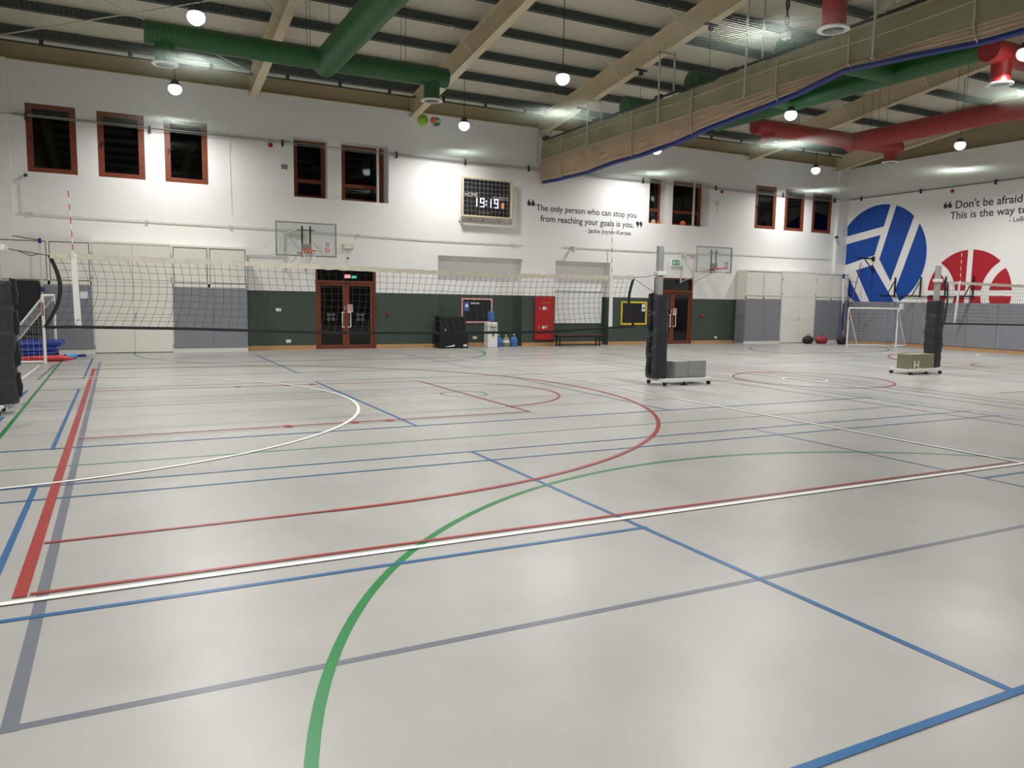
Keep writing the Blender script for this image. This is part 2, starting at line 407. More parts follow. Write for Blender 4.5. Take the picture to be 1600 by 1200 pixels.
# white tube and its clamps under the eave
for i in range(len(RAF) - 1):
    a, b = RAF[i] + 0.15, RAF[i + 1] - 0.15
    t = thing('eave_pipe', (a, 25.0, 8.28), ['pale pipe under the eave in the corner bay above the brown windows',
        'pale pipe under the eave behind the long green duct', 'pale pipe under the eave above the scoreboard',
        'pale pipe under the eave behind the hanging curtain', 'pale pipe under the eave above the wall quotation window',
        'pale pipe under the eave in the bay beside the mural wall'][i], 'pipe', 'pipes along the eave')
    MB().tube([(a, 25.0, 8.38), (b, 25.0, 8.38)], 0.065, 10).build('tube', 'offwhite', t, smooth=True)
    n = 3
    for k in range(n):
        xx = a + (b - a) * (k + 0.5) / n
        MB().box(xx - 0.05, 24.93, 8.29, xx + 0.05, 25.11, 8.5).build('clamp', 'darkmetal', t)
# wind bracing rods in the first bay
for (p, q, l) in (((-2.6, 25.0, 8.35), (3.9, 20.0, 9.1), 'thin pale bracing rod rising from the eave towards the green duct'),
                  ((-2.6, 20.2, 9.1), (3.9, 25.0, 8.35), 'thin pale bracing rod crossing the other and descending to the eave')):
    tag(MB().tube([p, q], 0.018, 6).build('bracing_rod', 'offwhite', org=p), l, 'rod', 'bracing rods under the roof')

# baseboards
def baseboard(x0, x1, y, nm):
    struct(MB().box(x0, y - 0.02, 0, x1, y, 0.13), nm, 'skirting', bevel=0.004)
baseboard(3.6, 5.78, YB, 'baseboard_back'); baseboard(7.8, 10.02, YB, 'baseboard_back'); baseboard(10.02, 13.35, YB + .37, 'baseboard_back')
baseboard(13.35, 14.74, YB, 'baseboard_back'); baseboard(14.74, 17.2, YB + .37, 'baseboard_back'); baseboard(17.2, 19.35, YB, 'baseboard_back'); baseboard(21.36, 23.74, YB, 'baseboard_back')
struct(MB().box(XR - 0.03, YF, 0, XR, YB - 0.2, 0.13), 'baseboard_right', 'skirting')

# ------------------------------------------------------------ court lines painted on the floor (parts of the floor)
LZ = [0.0008]
def nz(): LZ[0] += 0.00012; return LZ[0]
def line(p, q, wd, m):
    p = Vector((p[0], p[1], 0)); q = Vector((q[0], q[1], 0)); d = (q - p).normalized(); n = Vector((-d.y, d.x, 0)) * wd / 2; z = Vector((0, 0, nz()))
    b = MB().quad(p - n + z, q - n + z, q + n + z, p + n + z); b.build('court_line', m, floor)
def arc(cx, cy, r, a0, a1, wd, m, n=96):
    z = nz(); b = MB(); pts = []
    for i in range(n + 1):
        t = math.radians(a0 + (a1 - a0) * i / n); pts.append((math.cos(t), math.sin(t)))
    for i in range(n):
        (c0, s0), (c1, s1) = pts[i], pts[i + 1]
        b.quad((cx + (r - wd / 2) * c0, cy + (r - wd / 2) * s0, z), (cx + (r + wd / 2) * c0, cy + (r + wd / 2) * s0, z),
               (cx + (r + wd / 2) * c1, cy + (r + wd / 2) * s1, z), (cx + (r - wd / 2) * c1, cy + (r - wd / 2) * s1, z))
    b.build('court_line', m, floor)
CY = 12.93
# grey volleyball-style court
line((-0.44, 3.48), (-0.40, 22.0), 0.065, 'paint_grey')
line((-0.47, 3.51), (12.9, 3.51), 0.05, 'paint_grey')
line((12.9, 3.51), (12.9, 22.35), 0.04, 'paint_grey')
line((-0.44, 22.35), (12.9, 22.35), 0.04, 'paint_grey')
# green handball outline
line((-1.33, -4), (-1.26, 23.9), 0.05, 'paint_green')
line((-1.06, 8.82), (12.6, 8.82), 0.035, 'paint_green')
arc(5.66, 1.42, 5.24, -10, 190, 0.055, 'paint_green')
arc(5.66, 24.45, 5.24, 170, 370, 0.055, 'paint_green')
arc(5.62, 12.9, 0.42, 0, 360, 0.04, 'paint_green', 48)
# blue badminton lines
for (a, b) in ((4.6, 7.93), (9.8, 15.85), (17.7, 23.1)): line((-0.72 + (a - 4.6) * 0.007, a), (-0.72 + (b - 4.6) * 0.007, b), 0.045, 'paint_blue')
for (a, b) in ((11.0, 12.6), (13.5, 15.9)): line((-1.47, a), (-1.44, b), 0.045, 'paint_blue')
for (a, b) in ((1.93, 7.98), (9.88, 15.7), (17.6, 23.2)): line((3.60, a), (3.57, b), 0.045, 'paint_blue')
for (a, b) in ((1.2, 7.98), (9.88, 15.7), (17.6, 23.2)): line((7.90, a), (7.84, b), 0.03, 'paint_blue')
line((-0.62, 4.72), (3.62, 4.72), 0.045, 'paint_blue'); line((7.9, 4.72), (12.7, 4.72), 0.045, 'paint_blue')
for y_, w_ in ((7.45, 0.035), (7.96, 0.035), (9.85, 0.04), (13.15, 0.02), (15.8, 0.03), (17.7, 0.03), (19.8, 0.03), (21.2, 0.03), (22.9, 0.03)):
    line((-1.3, y_), (12.75, y_), w_, 'paint_blue' if y_ < 9.9 else 'paint_grey')
for x_ in (11.95, 12.55, 13.9, 15.0): line((x_, 3.0), (x_, 19.5), 0.03, 'paint_grey')
line((-1.42, 17.8), (-1.34, 21.3), 0.05, 'paint_grey'); line((-1.75, 16.6), (-1.64, 21), 0.04, 'paint_white')
# the near blue line across the right corner
line((-0.6, 1.93), (12.7, 1.93), 0.045, 'paint_blue')
# red basketball court
line((-0.55, 5.06), (-0.49, 20.0), 0.075, 'paint_red')
line((-0.5, 5.09), (9.0, 5.09), 0.04, 'paint_red'); line((-0.5, 20.8), (9.0, 20.8), 0.04, 'paint_red')
line((-0.5, 6.12), (1.5, 6.14), 0.04, 'paint_red'); line((-0.5, 19.7), (1.5, 19.7), 0.04, 'paint_red')
arc(1.5, 12.92, 6.78, -90, 90, 0.055, 'paint_red')
line((-0.45, 10.42), (5.7, 10.5), 0.035, 'paint_red'); line((-0.45, 10.28), (5.7, 10.38), 0.015, 'paint_grey'); line((-0.45, 15.4), (5.62, 15.2), 0.035, 'paint_red'); line((5.69, 10.5), (5.6, 15.2), 0.04, 'paint_red')
for x_ in (2.0, 2.9, 3.4): line((x_, 10.36), (x_, 10.52), 0.1, 'paint_red')
for x_ in (2.0, 2.9, 3.4): line((x_, 15.2), (x_, 15.36), 0.1, 'paint_red')
arc(5.6, 12.93, 1.78, -90, 90, 0.04, 'paint_red')
arc(14.35, 12.75, 1.75, 0, 360, 0.045, 'paint_red'); line((14.6, 3.0), (14.35, 21.5), 0.035, 'paint_red')
arc(14.1, 12.7, 0.48, 0, 360, 0.04, 'paint_white', 48)
arc(27.2, 12.92, 6.0, 90, 270, 0.05, 'paint_red'); arc(24.0, 12.92, 1.8, 90, 270, 0.045, 'paint_red')
arc(24.0, 24.5, 5.2, 180, 360, 0.04, 'paint_green'); arc(30.4, 13.0, 5.0, 90, 270, 0.05, 'paint_white')
arc(23.2, 20.4, 2.4, 120, 260, 0.04, 'paint_red')
# white court
line((-0.9, 4.98), (9.12, 4.98), 0.055, 'paint_white'); line((9.14, 4.96), (8.93, 21.4), 0.03, 'paint_grey'); line((9.07, 4.96), (8.85, 21.4), 0.065, 'paint_white')
arc(-1.58, 13.02, 5.07, -90, 90, 0.05, 'paint_white'); line((-2.9, 7.95), (-1.58, 7.95), 0.05, 'paint_white'); line((-2.9, 18.09), (-1.58, 18.09), 0.05, 'paint_white')
line((-0.6, 17.62), (0.6, 17.3), 0.04, 'paint_white')
line((16.0, 9.4), (29.5, 9.4), 0.03, 'paint_blue'); line((16.0, 7.6), (29.5, 7.6), 0.03, 'paint_blue'); line((19.0, 3.0), (18.6, 22.0), 0.03, 'paint_blue')
line((23.0, 3.0), (22.7, 22.0), 0.03, 'paint_grey'); line((16.0, 16.6), (29.5, 16.6), 0.03, 'paint_grey'); line((16.0, 19.6), (29.5, 19.6), 0.03, 'paint_green')

# ------------------------------------------------------------ windows
def window(i, x0, x1, z0, z1, y, bar=None, latch=True, fw=0.16):
    t = bpy.data.objects.new('window_%d' % i, None); C.objects.link(t); t.location = ((x0 + x1) / 2, y, z0); tag(t, kind='structure')
    f = MB(); ya, yb = y - 0.03, y + 0.05
    f.box(x0, ya, z0, x0 + fw, yb, z1).box(x1 - fw, ya, z0, x1, yb, z1).box(x0 + fw, ya, z0, x1 - fw, yb, z0 + fw * 0.8).box(x0 + fw, ya, z1 - fw * 0.8, x1 - fw, yb, z1)
    if bar: f.box(x0 + fw, ya, bar - 0.06, x1 - fw, yb, bar + 0.06)
    f.build('window_frame', 'brown', t, bevel=0.008)
    MB().quad((x0 + .05, y + .02, z0 + .05), (x1 - .05, y + .02, z0 + .05), (x1 - .05, y + .02, z1 - .05), (x0 + .05, y + .02, z1 - .05)).build('window_pane', 'glass', t)
    if latch:
        zc = (z0 + z1) / 2
        MB().box(x0 + 0.09, ya - 0.03, zc - 0.09, x0 + 0.125, ya, zc + 0.05).box(x0 + 0.09, ya - .05, zc + .02, x0 + .2, ya - .03, zc + .045).build('window_latch', 'darkmetal', t)
for i, (x0, x1, z0, z1) in enumerate(WINS): window(i + 1, x0, x1, z0, z1, YB + 0.04, latch=i < 4)
yw = YB + 0.56
window(7, 5.20, 6.28, 4.84, 6.72, yw, bar=5.42, latch=False); window(8, 6.75, 8.22, 4.84, 6.72, yw, bar=5.38, latch=False)
window(9, 19.0, 19.95, 4.83, 6.68, yw, bar=5.42, latch=False); window(10, 20.2, 22.02, 4.83, 6.68, yw, bar=5.42, latch=False)
struct(MB().box(6.26, YB + 0.25, 4.84, 6.72, YB + 0.59, 6.69), 'pillar', 'wall'); struct(MB().box(19.9, YB + 0.2, 4.83, 20.28, YB + 0.59, 6.65), 'pillar', 'wall')
for x, l in ((7.93, 'slim pale pole standing in the window recess above the glass double doors'), (21.38, 'slim pale pole standing in the window recess beside the wall quotation')):
    tag(MB().tube([(x, YB + 0.22, 4.84), (x, YB + 0.22, 6.67)], 0.045, 10).build('window_pole', 'offwhite', smooth=True, org=(x, YB + .22, 4.84)), l, 'pole')
for (x, m_, r, l) in ((20.95, 'ball_orange', 0.12, 'orange ball resting on the sill of the recessed window'), (19.45, 'curtain_cloth', 0.1, 'beige ball resting on the sill of the narrow recessed window'),
                     (19.75, 'ball_orange', 0.08, 'small dull orange ball beside the beige one on the window sill')):
    tag(MB().sphere((x, YB + 0.35, 4.83 + r), r).build('ball', m_, smooth=True, org=(x, YB + .35, 4.83)), l, 'ball')

# ------------------------------------------------------------ glazed double doors
def double_door(i, x0, x1, h, tr, y, signs):
    t = bpy.data.objects.new('door_%d' % i, None); C.objects.link(t); t.location = ((x0 + x1) / 2, y, 0); tag(t, kind='structure')
    f = MB(); f.box(x0, y - 0.08, 0, x0 + 0.07, y + 0.06, h).box(x1 - 0.07, y - 0.08, 0, x1, y + 0.06, h).box(x0 + .07, y - .08, h - .07, x1 - .07, y + .06, h).box(x0 + .07, y - .08, tr, x1 - .07, y + .06, tr + 0.07)
    f.build('door_frame', 'brown', t, bevel=0.006)
    MB().quad((x0 + .07, y, tr + .07), (x1 - .07, y, tr + .07), (x1 - .07, y, h - .07), (x0 + .07, y, h - .07)).build('transom_pane', 'glass', t)
    xm = (x0 + x1) / 2
    for a, b, s in ((x0 + .07, xm - 0.003, 1), (xm + 0.003, x1 - .07, -1)):
        d = MB().box(a, y - .04, .005, a + .11, y + .01, tr).box(b - .11, y - .04, .005, b, y + .01, tr).box(a + .11, y - .04, tr - .1, b - .11, y + .01, tr).box(a + .11, y - .04, .005, b - .11, y + .01, .13)
        d = d.build('door_leaf', 'brown', t, bevel=0.005)
        MB().quad((a + .1, y - .012, .1), (b - .1, y - .012, .1), (b - .1, y - .012, tr - .05), (a + .1, y - .012, tr - .05)).build('door_pane', 'glass', d)
        hx = xm - s * 0.14
        hd = MB().tube([(hx + s * .09, y - .04, .72), (hx, y - .04, .72), (hx, y - .11, .72), (hx, y - .11, 1.20), (hx, y - .04, 1.20), (hx + s * .09, y - .04, 1.20)], 0.017, 8)
        hd.build('door_handle', 'white', d, smooth=True)
        MB().box(xm - s * .03, y - .06, 1.27, xm - s * .065, y - .04, 1.42).build('door_lock', 'metal', d)
        if signs:
            c = (a + b) / 2 + (0.02 if s < 0 else -0.02)
            for dx in (-0.075, 0.075):
                for dz in (-0.075, 0.075):
                    ring = MB(); cx, cz = c + dx, 1.05 + dz
                    ring.add([(cx + .062 * math.cos(2 * PI * k / 20), y - .014, cz + .062 * math.sin(2 * PI * k / 20)) for k in range(20)], [tuple(range(20))])
                    ring.build('frosted_dot', 'frost', d)
    s = MB(); xs = xm + 0.05; s.box(xs, y - .046, 1.22, xs + .18, y - .042, 1.46); s.cur = 1
    for k in range(5): s.box(xs + .01, y - .048, 1.25 + k * .042, xs + .17, y - .046, 1.275 + k * .042)
    s.build('door_notice', ['paper', 'redprint'], t)
    return t
d1 = double_door(1, 5.78, 7.80, 2.72, 2.17, YB + 0.10, True); double_door(2, 19.35, 21.36, 2.70, 2.13, YB + 0.10, False)
# a lit sign seen through the transom of the first door
t = thing('illuminated_sign', (7.0, YB + 0.45, 2.3), 'small lit pink and green sign glowing behind the transom glass of the double doors', 'sign')
MB().box(6.86, YB + .44, 2.34, 7.05, YB + .47, 2.46).build('pink_panel', 'led_pink', t); MB().box(7.10, YB + .44, 2.34, 7.26, YB + .47, 2.42).build('green_panel', 'sign_green', t)
MB().box(6.84, YB + .47, 2.30, 7.28, YB + .5, 2.5).build('backing', 'black', t); MB().box(7.05, YB + .48, 2.5, 7.07, YB + .5, 2.72).build('bracket', 'black', t)

# ============================================================ LAMPS
def make_lamp():
    t = thing('pendant_lamp', (0, 0, 0), 'bright round high bay lamp', 'lamp', 'high bay lamps hanging under the roof')
    MB().tube([(0, 0, 0.14), (0, 0, 1.2)], 0.012, 6).build('cord', 'cord', t)
    MB().lathe(0, 0, [(0.03, 0.16), (0.09, 0.14), (0.10, 0.06), (0.15, 0.03), (0.15, 0.0), (0.0, 0.0)], 24).build('housing', 'darkmetal', t, smooth=True)
    MB().lathe(0, 0, [(0.10, 0.02), (0.155, -0.02), (0.175, -0.08), (0.16, -0.15), (0.115, -0.205), (0.06, -0.235), (0.0, -0.245)], 24).build('lens', 'lens', t, smooth=True)  # lens swollen into a globe, so its shape includes the lamp's glare
    ld = bpy.data.lights.new('lamp_light', 'AREA'); ld.shape = 'DISK'; ld.size = 0.34; ld.spread = math.radians(150); ld.energy = LAMP_WATTS; ld.color = (1.0, 0.992, 0.975)
    lo = bpy.data.objects.new('lamp_light', ld); C.objects.link(lo); lo.parent = t; lo.location = (0, 0, -0.25)
    return t
names = {(0, 0): 'bright hanging lamp above the three brown windows by the corner, below the green duct end',
         (1, 0): 'bright hanging lamp just above the scoreboard', (2, 0): 'hanging lamp hidden behind the rolled divider curtain, near the far wall',
         (3, 0): 'bright hanging lamp above the last trio of windows beside the mural wall',
         (0, 1): 'bright hanging lamp over the start of the long green duct', (1, 1): 'bright hanging lamp on a long cord between two cream roof beams, beside the rolled curtain',
         (2, 1): 'bright hanging lamp in front of the red duct, just beyond the blue curtain hem', (3, 1): 'bright hanging lamp in front of the mural wall, below the red duct',
         (2, 2): 'bright hanging lamp beside the red duct with the round drop, over the empty court'}
proto = None
for j, ly in enumerate(LAMP_Y):
    for i, lx in enumerate(LAMP_X):
        if j > 2 and i > 0 : continue
        lab = names.get((i, j), 'hanging lamp, row %s from the far wall, %s from the green duct side' % (('one', 'two', 'three', 'four', 'five')[j], ('first', 'second', 'third', 'fourth')[i]))
        if proto is None: proto = make_lamp(); o = proto; o['label'] = lab
        else: o = copy_tree(proto, label=lab)
        if j == 0:
            for ch in o.children:
                if ch.type == 'LIGHT': ch.data = ch.data.copy(); ch.data.energy = LAMP_WATTS * ROW_ONE
        else:
            for ch in o.children:
                if ch.type == 'LIGHT': ch.data = ch.data.copy(); ch.data.energy = LAMP_WATTS
        o.location = (lx, ly - (0.17 if (i, j) == (2, 1) else 0), LAMP_Z)
        for ch in o.children:
            if ch.name.startswith('cord'): ch.scale.z = (roof_z(ly) - LAMP_Z) / 1.2

# ============================================================ DUCTS
def duct(name, m, lab, axis_pts, r, drops, stubs=(), cat='duct'):
    t = thing(name, axis_pts[0], lab, cat, None)
    b = MB().tube(axis_pts, r, 28); b.build('duct_pipe', m, t, smooth=True)
    for (p, q, rr) in stubs: MB().tube([p, q], rr, 28).build('branch_pipe', m, t, smooth=True)
    for (x, y, z0, z1) in drops:
        d = MB().lathe(x, y, [(0.21, z1), (0.21, z0 + 0.02)], 28).build('drop_pipe', m, t, smooth=True)
        g = MB().lathe(x, y, [(0.20, z0 + .03), (0.275, z0 + .03), (0.285, z0), (0.20, z0 - .012), (0.20, z0 + .03)], 32); g.build('diffuser_ring', 'white', d, smooth=True)
        g = MB()
        for k, rr in enumerate((0.17, 0.12, 0.07, 0.025)):
            g.lathe(x, y, [(rr, z0 + .02), (rr + .018, z0 - .005), (rr + .02, z0), (rr, z0 + .025)], 24)
        g.build('diffuser_vanes', 'steel', d, smooth=True)
        MB().lathe(x, y, [(0.205, z0 + .035), (0.205, z0 + .03)], 24).build('diffuser_back', 'darkmetal', d)
    L = axis_pts[-1][0] - axis_pts[0][0]; Ly = axis_pts[-1][1] - axis_pts[0][1]
    n = max(2, int(max(abs(L), abs(Ly)) / 2.4))
    for k in range(n):
        f = (k + 0.5) / n; px = axis_pts[0][0] + L * f; py = axis_pts[0][1] + Ly * f; pz = axis_pts[0][2]
        for s in (-1, 1):
            o_ = (0, s * r * 0.7) if abs(L) > abs(Ly) else (s * r * 0.7, 0)
            MB().tube([(px + o_[0], py + o_[1], pz + r * .68), (px + o_[0], py + o_[1], roof_z(py) - .02)], 0.006, 5).build('hanger_wire', 'cord', t)
    return t
def trunk(t, m, p, q, r):
    MB().tube([p, q], r, 28).build('trunk_pipe', m, t, smooth=True)
    n = int(abs(q[1] - p[1]) / 2.6)
    for k in range(n):
        py = p[1] + (q[1] - p[1]) * (k + .5) / n
        for s_ in (-1, 1): MB().tube([(p[0] + s_ * r * .7, py, p[2] + r * .68), (p[0] + s_ * r * .7, py, roof_z(py) - .02)], 0.006, 5).build('hanger_wire', 'cord', t)
t = duct('green_duct', 'green_duct', 'long green round duct over the court, with a wide trunk branching off overhead', [(0.77, 19.7, 7.5), (8.0, 19.7, 7.5)], 0.25, [(1.18, 19.7, 6.85, 7.4), (7.58, 19.7, 6.87, 7.4)])
trunk(t, 'green_duct', (4.86, 20.02, 7.5), (4.86, -5, 7.5), 0.33)
duct('green_duct', 'green_duct', 'green duct behind the rolled curtain, its round ends showing above the curtain', [(18.5, 21.1, 7.85), (18.5, 11.9, 7.85)], 0.3, [],
     stubs=[((14.5, 20.85, 7.85), (18.5, 20.85, 7.85), 0.3), ((14.5, 17.68, 7.85), (18.5, 17.68, 7.85), 0.3), ((14.5, 14.3, 7.85), (18.5, 14.3, 7.85), 0.3)])
t = duct('red_duct', 'red_duct', 'long red duct in front of the mural wall, with white diffusers under its drops', [(18.85, 19.65, 7.5), (25.9, 19.65, 7.5)], 0.26, [(19.45, 19.65, 6.93, 7.4), (25.5, 19.65, 6.95, 7.4), (18.2, 11.3, 6.8, 7.4)],
     stubs=[((17.7, 11.3, 7.5), (23.6, 11.3, 7.5), 0.26)])
trunk(t, 'red_duct', (23.6, 19.95, 7.5), (23.6, -5, 7.5), 0.31)
duct('red_duct', 'red_duct', 'red duct piece with a white diffuser hanging above the top edge of the curtain', [(10.75, 10.5, 7.62), (12.3, 10.5, 7.62)], 0.30, [(11.85, 10.5, 6.72, 7.6)])

# curtain motor hanging on a twisted cable
t = thing('curtain_motor', (12.1, 11.9, 6.95), 'small dark and white motor unit hanging on a twisted cable beside the red diffuser', 'motor')
MB().box(12.02, 11.8, 6.98, 12.16, 11.95, 7.1).build('motor_box', 'white', t, bevel=.01); MB().tube([(12.1, 11.88, 7.04), (12.45, 11.8, 7.04)], 0.07, 12).build('motor_drum', 'darkmetal', t, smooth=True)
cb = MB(); zt = roof_z(11.9) - 7.1
for ph in (0, PI): cb.tube([(12.1 + .025 * math.cos(k * .9 + ph), 11.88 + .025 * math.sin(k * .9 + ph), 7.1 + zt * k / 36) for k in range(37)], 0.018, 6)
cb.build('twisted_cable', 'cord', t, smooth=True)

# ============================================================ DIVIDER CURTAIN
CX = 14.04
BOT = [(-6, 6.35), (6, 6.35), (9, 6.41), (10.8, 6.56), (12, 6.65), (13.2, 6.45), (14.24, 6.36), (16, 6.24), (17.5, 6.07), (19.2, 5.98), (20.5, 5.97), (22.1, 5.88), (24, 5.88), (25.3, 5.93)]
def lerp(tab, y):
    for (a, va), (b, vb) in zip(tab, tab[1:]):
        if a <= y <= b: return va + (vb - va) * (y - a) / (b - a)
    return tab[0][1] if y < tab[0][0] else tab[-1][1]
t = thing('divider_curtain', (CX, 25.2, 5.9), 'rolled up beige divider curtain with a blue hem hanging across the hall under the roof', 'curtain')
def loft(ring, y0, y1, n, mb):
    rows = []
    for i in range(n + 1):
        yy = y0 + (y1 - y0) * i / n; rows.append([(x, yy, z) for (x, z) in ring(yy)])
    k = len(rows[0]); vs = [p for r in rows for p in r]
    fs = [(i * k + j, i * k + (j + 1) % k, (i + 1) * k + (j + 1) % k, (i + 1) * k + j) for i in range(n) for j in range(k)]
    fs += [tuple(range(k)), tuple(range(n * k, (n + 1) * k))]
    mb.add(vs, fs)
def ring_net(y):
    w_ = 0.10 + 0.02 * noise.noise((y * .9, 0, 0)); out = []
    prof = [(-1, 0), (-1.1, .2), (-.9, .4), (-1.05, .6), (-.85, .8), (-.6, 1.0), (.6, 1.0), (.85, .8), (1.05, .6), (.9, .4), (1.1, .2), (1, 0)]
    zt_ = 7.42 + 0.02 * noise.noise((y * .5, 3, 0)) + (0.05 if y < 16 else 0)
    for (a, b) in prof: out.append((CX + a * w_ + .02 * noise.noise((y * 2.2, a * 3, b * 7)), 6.74 + b * (zt_ - 6.74)))
    return out
def ring_cloth(y):
    zb = lerp(BOT, y) + 0.07; out = []
    prof = [(-.9, 1), (-1.0, .85), (-1.15, .68), (-1.0, .55), (-1.25, .4), (-1.1, .25), (-1.3, .1), (-.9, -.02), (0, 0), (.9, -.02), (1.3, .15), (1.1, .4), (1.2, .6), (1.0, .8), (.9, 1)]
    for (a, b) in prof:
        z = zb + b * (6.77 - zb)
        out.append((CX + a * .13 + .035 * noise.noise((y * 1.6, a * 2, b * 5)) * (1.3 - b), z + (0 if b > .95 else .03 * noise.noise((y * 1.1, b * 6, 2)))))
    return out
mb = MB(); loft(ring_net, 25.15, -5, 240, mb); mb.build('mesh_panel', 'curtain_net', t, smooth=True)
mb = MB(); loft(ring_cloth, 25.15, -5, 300, mb); mb.build('cloth_bundle', 'curtain_cloth', t, smooth=True)
def ring_hem(y):
    zb = lerp(BOT, y); h_ = 0.075 + .01 * noise.noise((y, 0, 9))
    xo = CX - .1 + .03 * noise.noise((y * .7, 5, 1))
    return [(xo - .05, zb + h_), (xo - .055, zb + .01), (xo, zb - .01), (xo + .1, zb), (xo + .1, zb + h_)]
mb = MB(); loft(ring_hem, 25.0, -5, 240, mb); mb.build('hem', 'blue_hem', t, smooth=True)
mb = MB().tube([(CX - .12, yy, 6.76 + .015 * math.sin(yy * 2)) for yy in [25.1 - k * .5 for k in range(60)]], 0.012, 6); mb.build('seam_rope', 'rope', t)
mb = MB().tube([(CX - .11, yy, 7.2 + .03 * math.sin(yy)) for yy in [25.1 - k * .5 for k in range(60)]], 0.012, 6); mb.build('seam_rope', 'rope', t)
for yy in (23.7, 19.6, 16.9, 13.9, 11.9, 9.2, 6):
    zb = lerp(BOT, yy)
    MB().tube([(CX - .14, yy, 7.38), (CX - .16, yy - .03, 6.9), (CX - .16, yy - .02, 6.76), (CX - .19, yy - .1, zb + .1), (CX - .12, yy - .1, zb + .02)], 0.018, 6).build('lifting_strap', 'rope', t)
mb = MB()
for k in range(7): mb.tube([(CX + .02 * k - .06, 25.15, 6.02 + .02 * (k % 3)), (CX + .03 * k - .1, 25.26, 5.93 + .03 * math.sin(k))], 0.01, 5)
mb.build('frayed_edge', 'curtain_cloth', t)
t = thing('roller_shaft', (CX, 25.3, 7.55), 'dark drive shaft running along the top of the divider curtain', 'shaft')
MB().tube([(CX + .08, 25.33, 7.5), (CX + .08, -5, 7.75)], 0.035, 10).build('shaft_tube', 'cord', t, smooth=True)
for yy in (25.2, 21.9, 18.6, 15.6, 12.3): MB().tube([(CX + .08, yy - .12, 7.57), (CX + .08, yy + .12, 7.57)], 0.075, 12).build('coupling', 'darkmetal', t, smooth=True)
fr_lab = ['pale hanging frame at the wall end of the divider curtain', 'pale hanging frame holding the divider curtain, second from the wall', 'pale hanging frame holding the divider curtain, third from the wall',
          'pale hanging frame holding the divider curtain, fourth from the wall', 'pale hanging frame beside the red diffuser, holding the divider curtain', 'pale hanging frame of the curtain, high above the empty court']
for i, yy in enumerate((25.2, 21.9, 18.2, 14.8, 11.2, 7.6)):
    zt_ = flange_z(yy) - 0.02 if i else 7.95
    t = thing('hanging_frame', (CX, yy, zt_), fr_lab[i], 'frame', 'frames carrying the divider curtain')
    MB().box(CX - .26, yy - .02, 6.72, CX - .22, yy + .02, zt_).build('upright', 'offwhite', t); MB().box(CX + .26, yy - .02, 7.4, CX + .3, yy + .02, zt_).build('upright', 'offwhite', t)
    MB().box(CX - .26, yy - .02, zt_ - .04, CX + .3, yy + .02, zt_).build('top_bar', 'offwhite', t); MB().box(CX - .24, yy - .015, 7.62, CX + .3, yy + .015, 7.65).build('cross_bar', 'offwhite', t)
    MB().box(CX - .28, yy - .03, 6.69, CX - .2, yy + .03, 6.73).build('foot_plate', 'offwhite', t)
for i, yy in enumerate((22.6, 19.4, 16.4)):
    t = thing('beam_pulley', (CX, yy, flange_z(yy) - .1), 'dark pulley clamp under the beam above the curtain, %s from the far wall' % ('first', 'second', 'third')[i], 'pulley', 'pulleys clamped under the beam')
    z = flange_z(yy)
    MB().box(CX - .2, yy - .05, z - .05, CX + .2, yy + .05, z - .014).build('clamp_plate', 'darkmetal', t); MB().tube([(CX - .04, yy, z - .12), (CX + .04, yy, z - .12)], .07, 14).build('wheel', 'darkmetal', t, smooth=True)
    MB().tube([(CX, yy, z - .12), (CX, yy, 7.46)], .006, 5).build('cable', 'cord', t)

# ============================================================ OVERHEAD SAFETY NET
def safety_net(x0, x1, lab):
    t = thing('safety_net', ((x0 + x1) / 2, 9, NET_Z), lab, 'net')
    st = 0.08; r = 0.0009; b = MB()
    def strand(p, q, ax):
        if ax == 'x': o = [(0, r, -r * .6), (0, -r, -r * .6), (0, 0, r)]
        else: o = [(r, 0, -r * .6), (-r, 0, -r * .6), (0, 0, r)]
        vs = [(p[0] + a[0], p[1] + a[1], p[2] + a[2]) for a in o] + [(q[0] + a[0], q[1] + a[1], q[2] + a[2]) for a in o]
        b.add(vs, [(0, 1, 4, 3), (1, 2, 5, 4), (2, 0, 3, 5)])
    y = 25.16
    while y > 1.0: strand((x0, y, NET_Z), (x1, y, NET_Z), 'x'); y -= st
    x = x0
    while x <= x1: strand((x, 1.0, NET_Z), (x, 25.17, NET_Z), 'y'); x += st
    b.build('mesh', 'nylon', t)
    e = MB().tube([(x0, 25.17, NET_Z), (x1, 25.17, NET_Z)], 0.008, 6); e.build('edge_rope', 'nylon', t)
    return t
safety_net(XL + 0.03, CX - 0.25, 'fine nylon safety net spread under the roof on the green duct side')
safety_net(CX + 0.25, XR - 0.1, 'fine nylon safety net spread under the roof on the red duct side')
# steel cable that carries the net along both walls, with its eye bolts
t = thing('wall_cable', (13, YB - 0.05, NET_Z), 'steel cable strung along the far wall across the high windows', 'cable')
MB().tube([(-2.3, YB - .05, 6.5), (4, YB - .05, 6.48), (13, YB - .05, 6.43), (21, YB - .05, 6.43), (29.4, YB - .05, 6.40)], 0.014, 6).build('cable_line', 'steel', t)
MB().tube([(-2.3, YB - .06, 6.45), (4, YB - .06, 6.42), (13, YB - .06, 6.38), (21, YB - .06, 6.38), (29.4, YB - .06, 6.36)], 0.008, 6).build('cable_line', 'steel', t)
for x in (-2.0, 1.05, 4.8, 8.5, 11.0, 13.5, 15.5, 18.6, 22.3, 26.1, 29.3): MB().box(x - .03, YB - .08, NET_Z - .11, x + .03, YB, NET_Z + .09).build('eye_bolt', 'darkmetal', t, bevel=.008)
t = thing('wall_cable', (XR - .05, 15, NET_Z), 'steel cable strung along the mural wall above the blue ball', 'cable')
MB().tube([(XR - .05, 25.1, 6.5), (XR - .05, 2, 6.55)], 0.016, 6).build('cable_line', 'darkmetal', t)
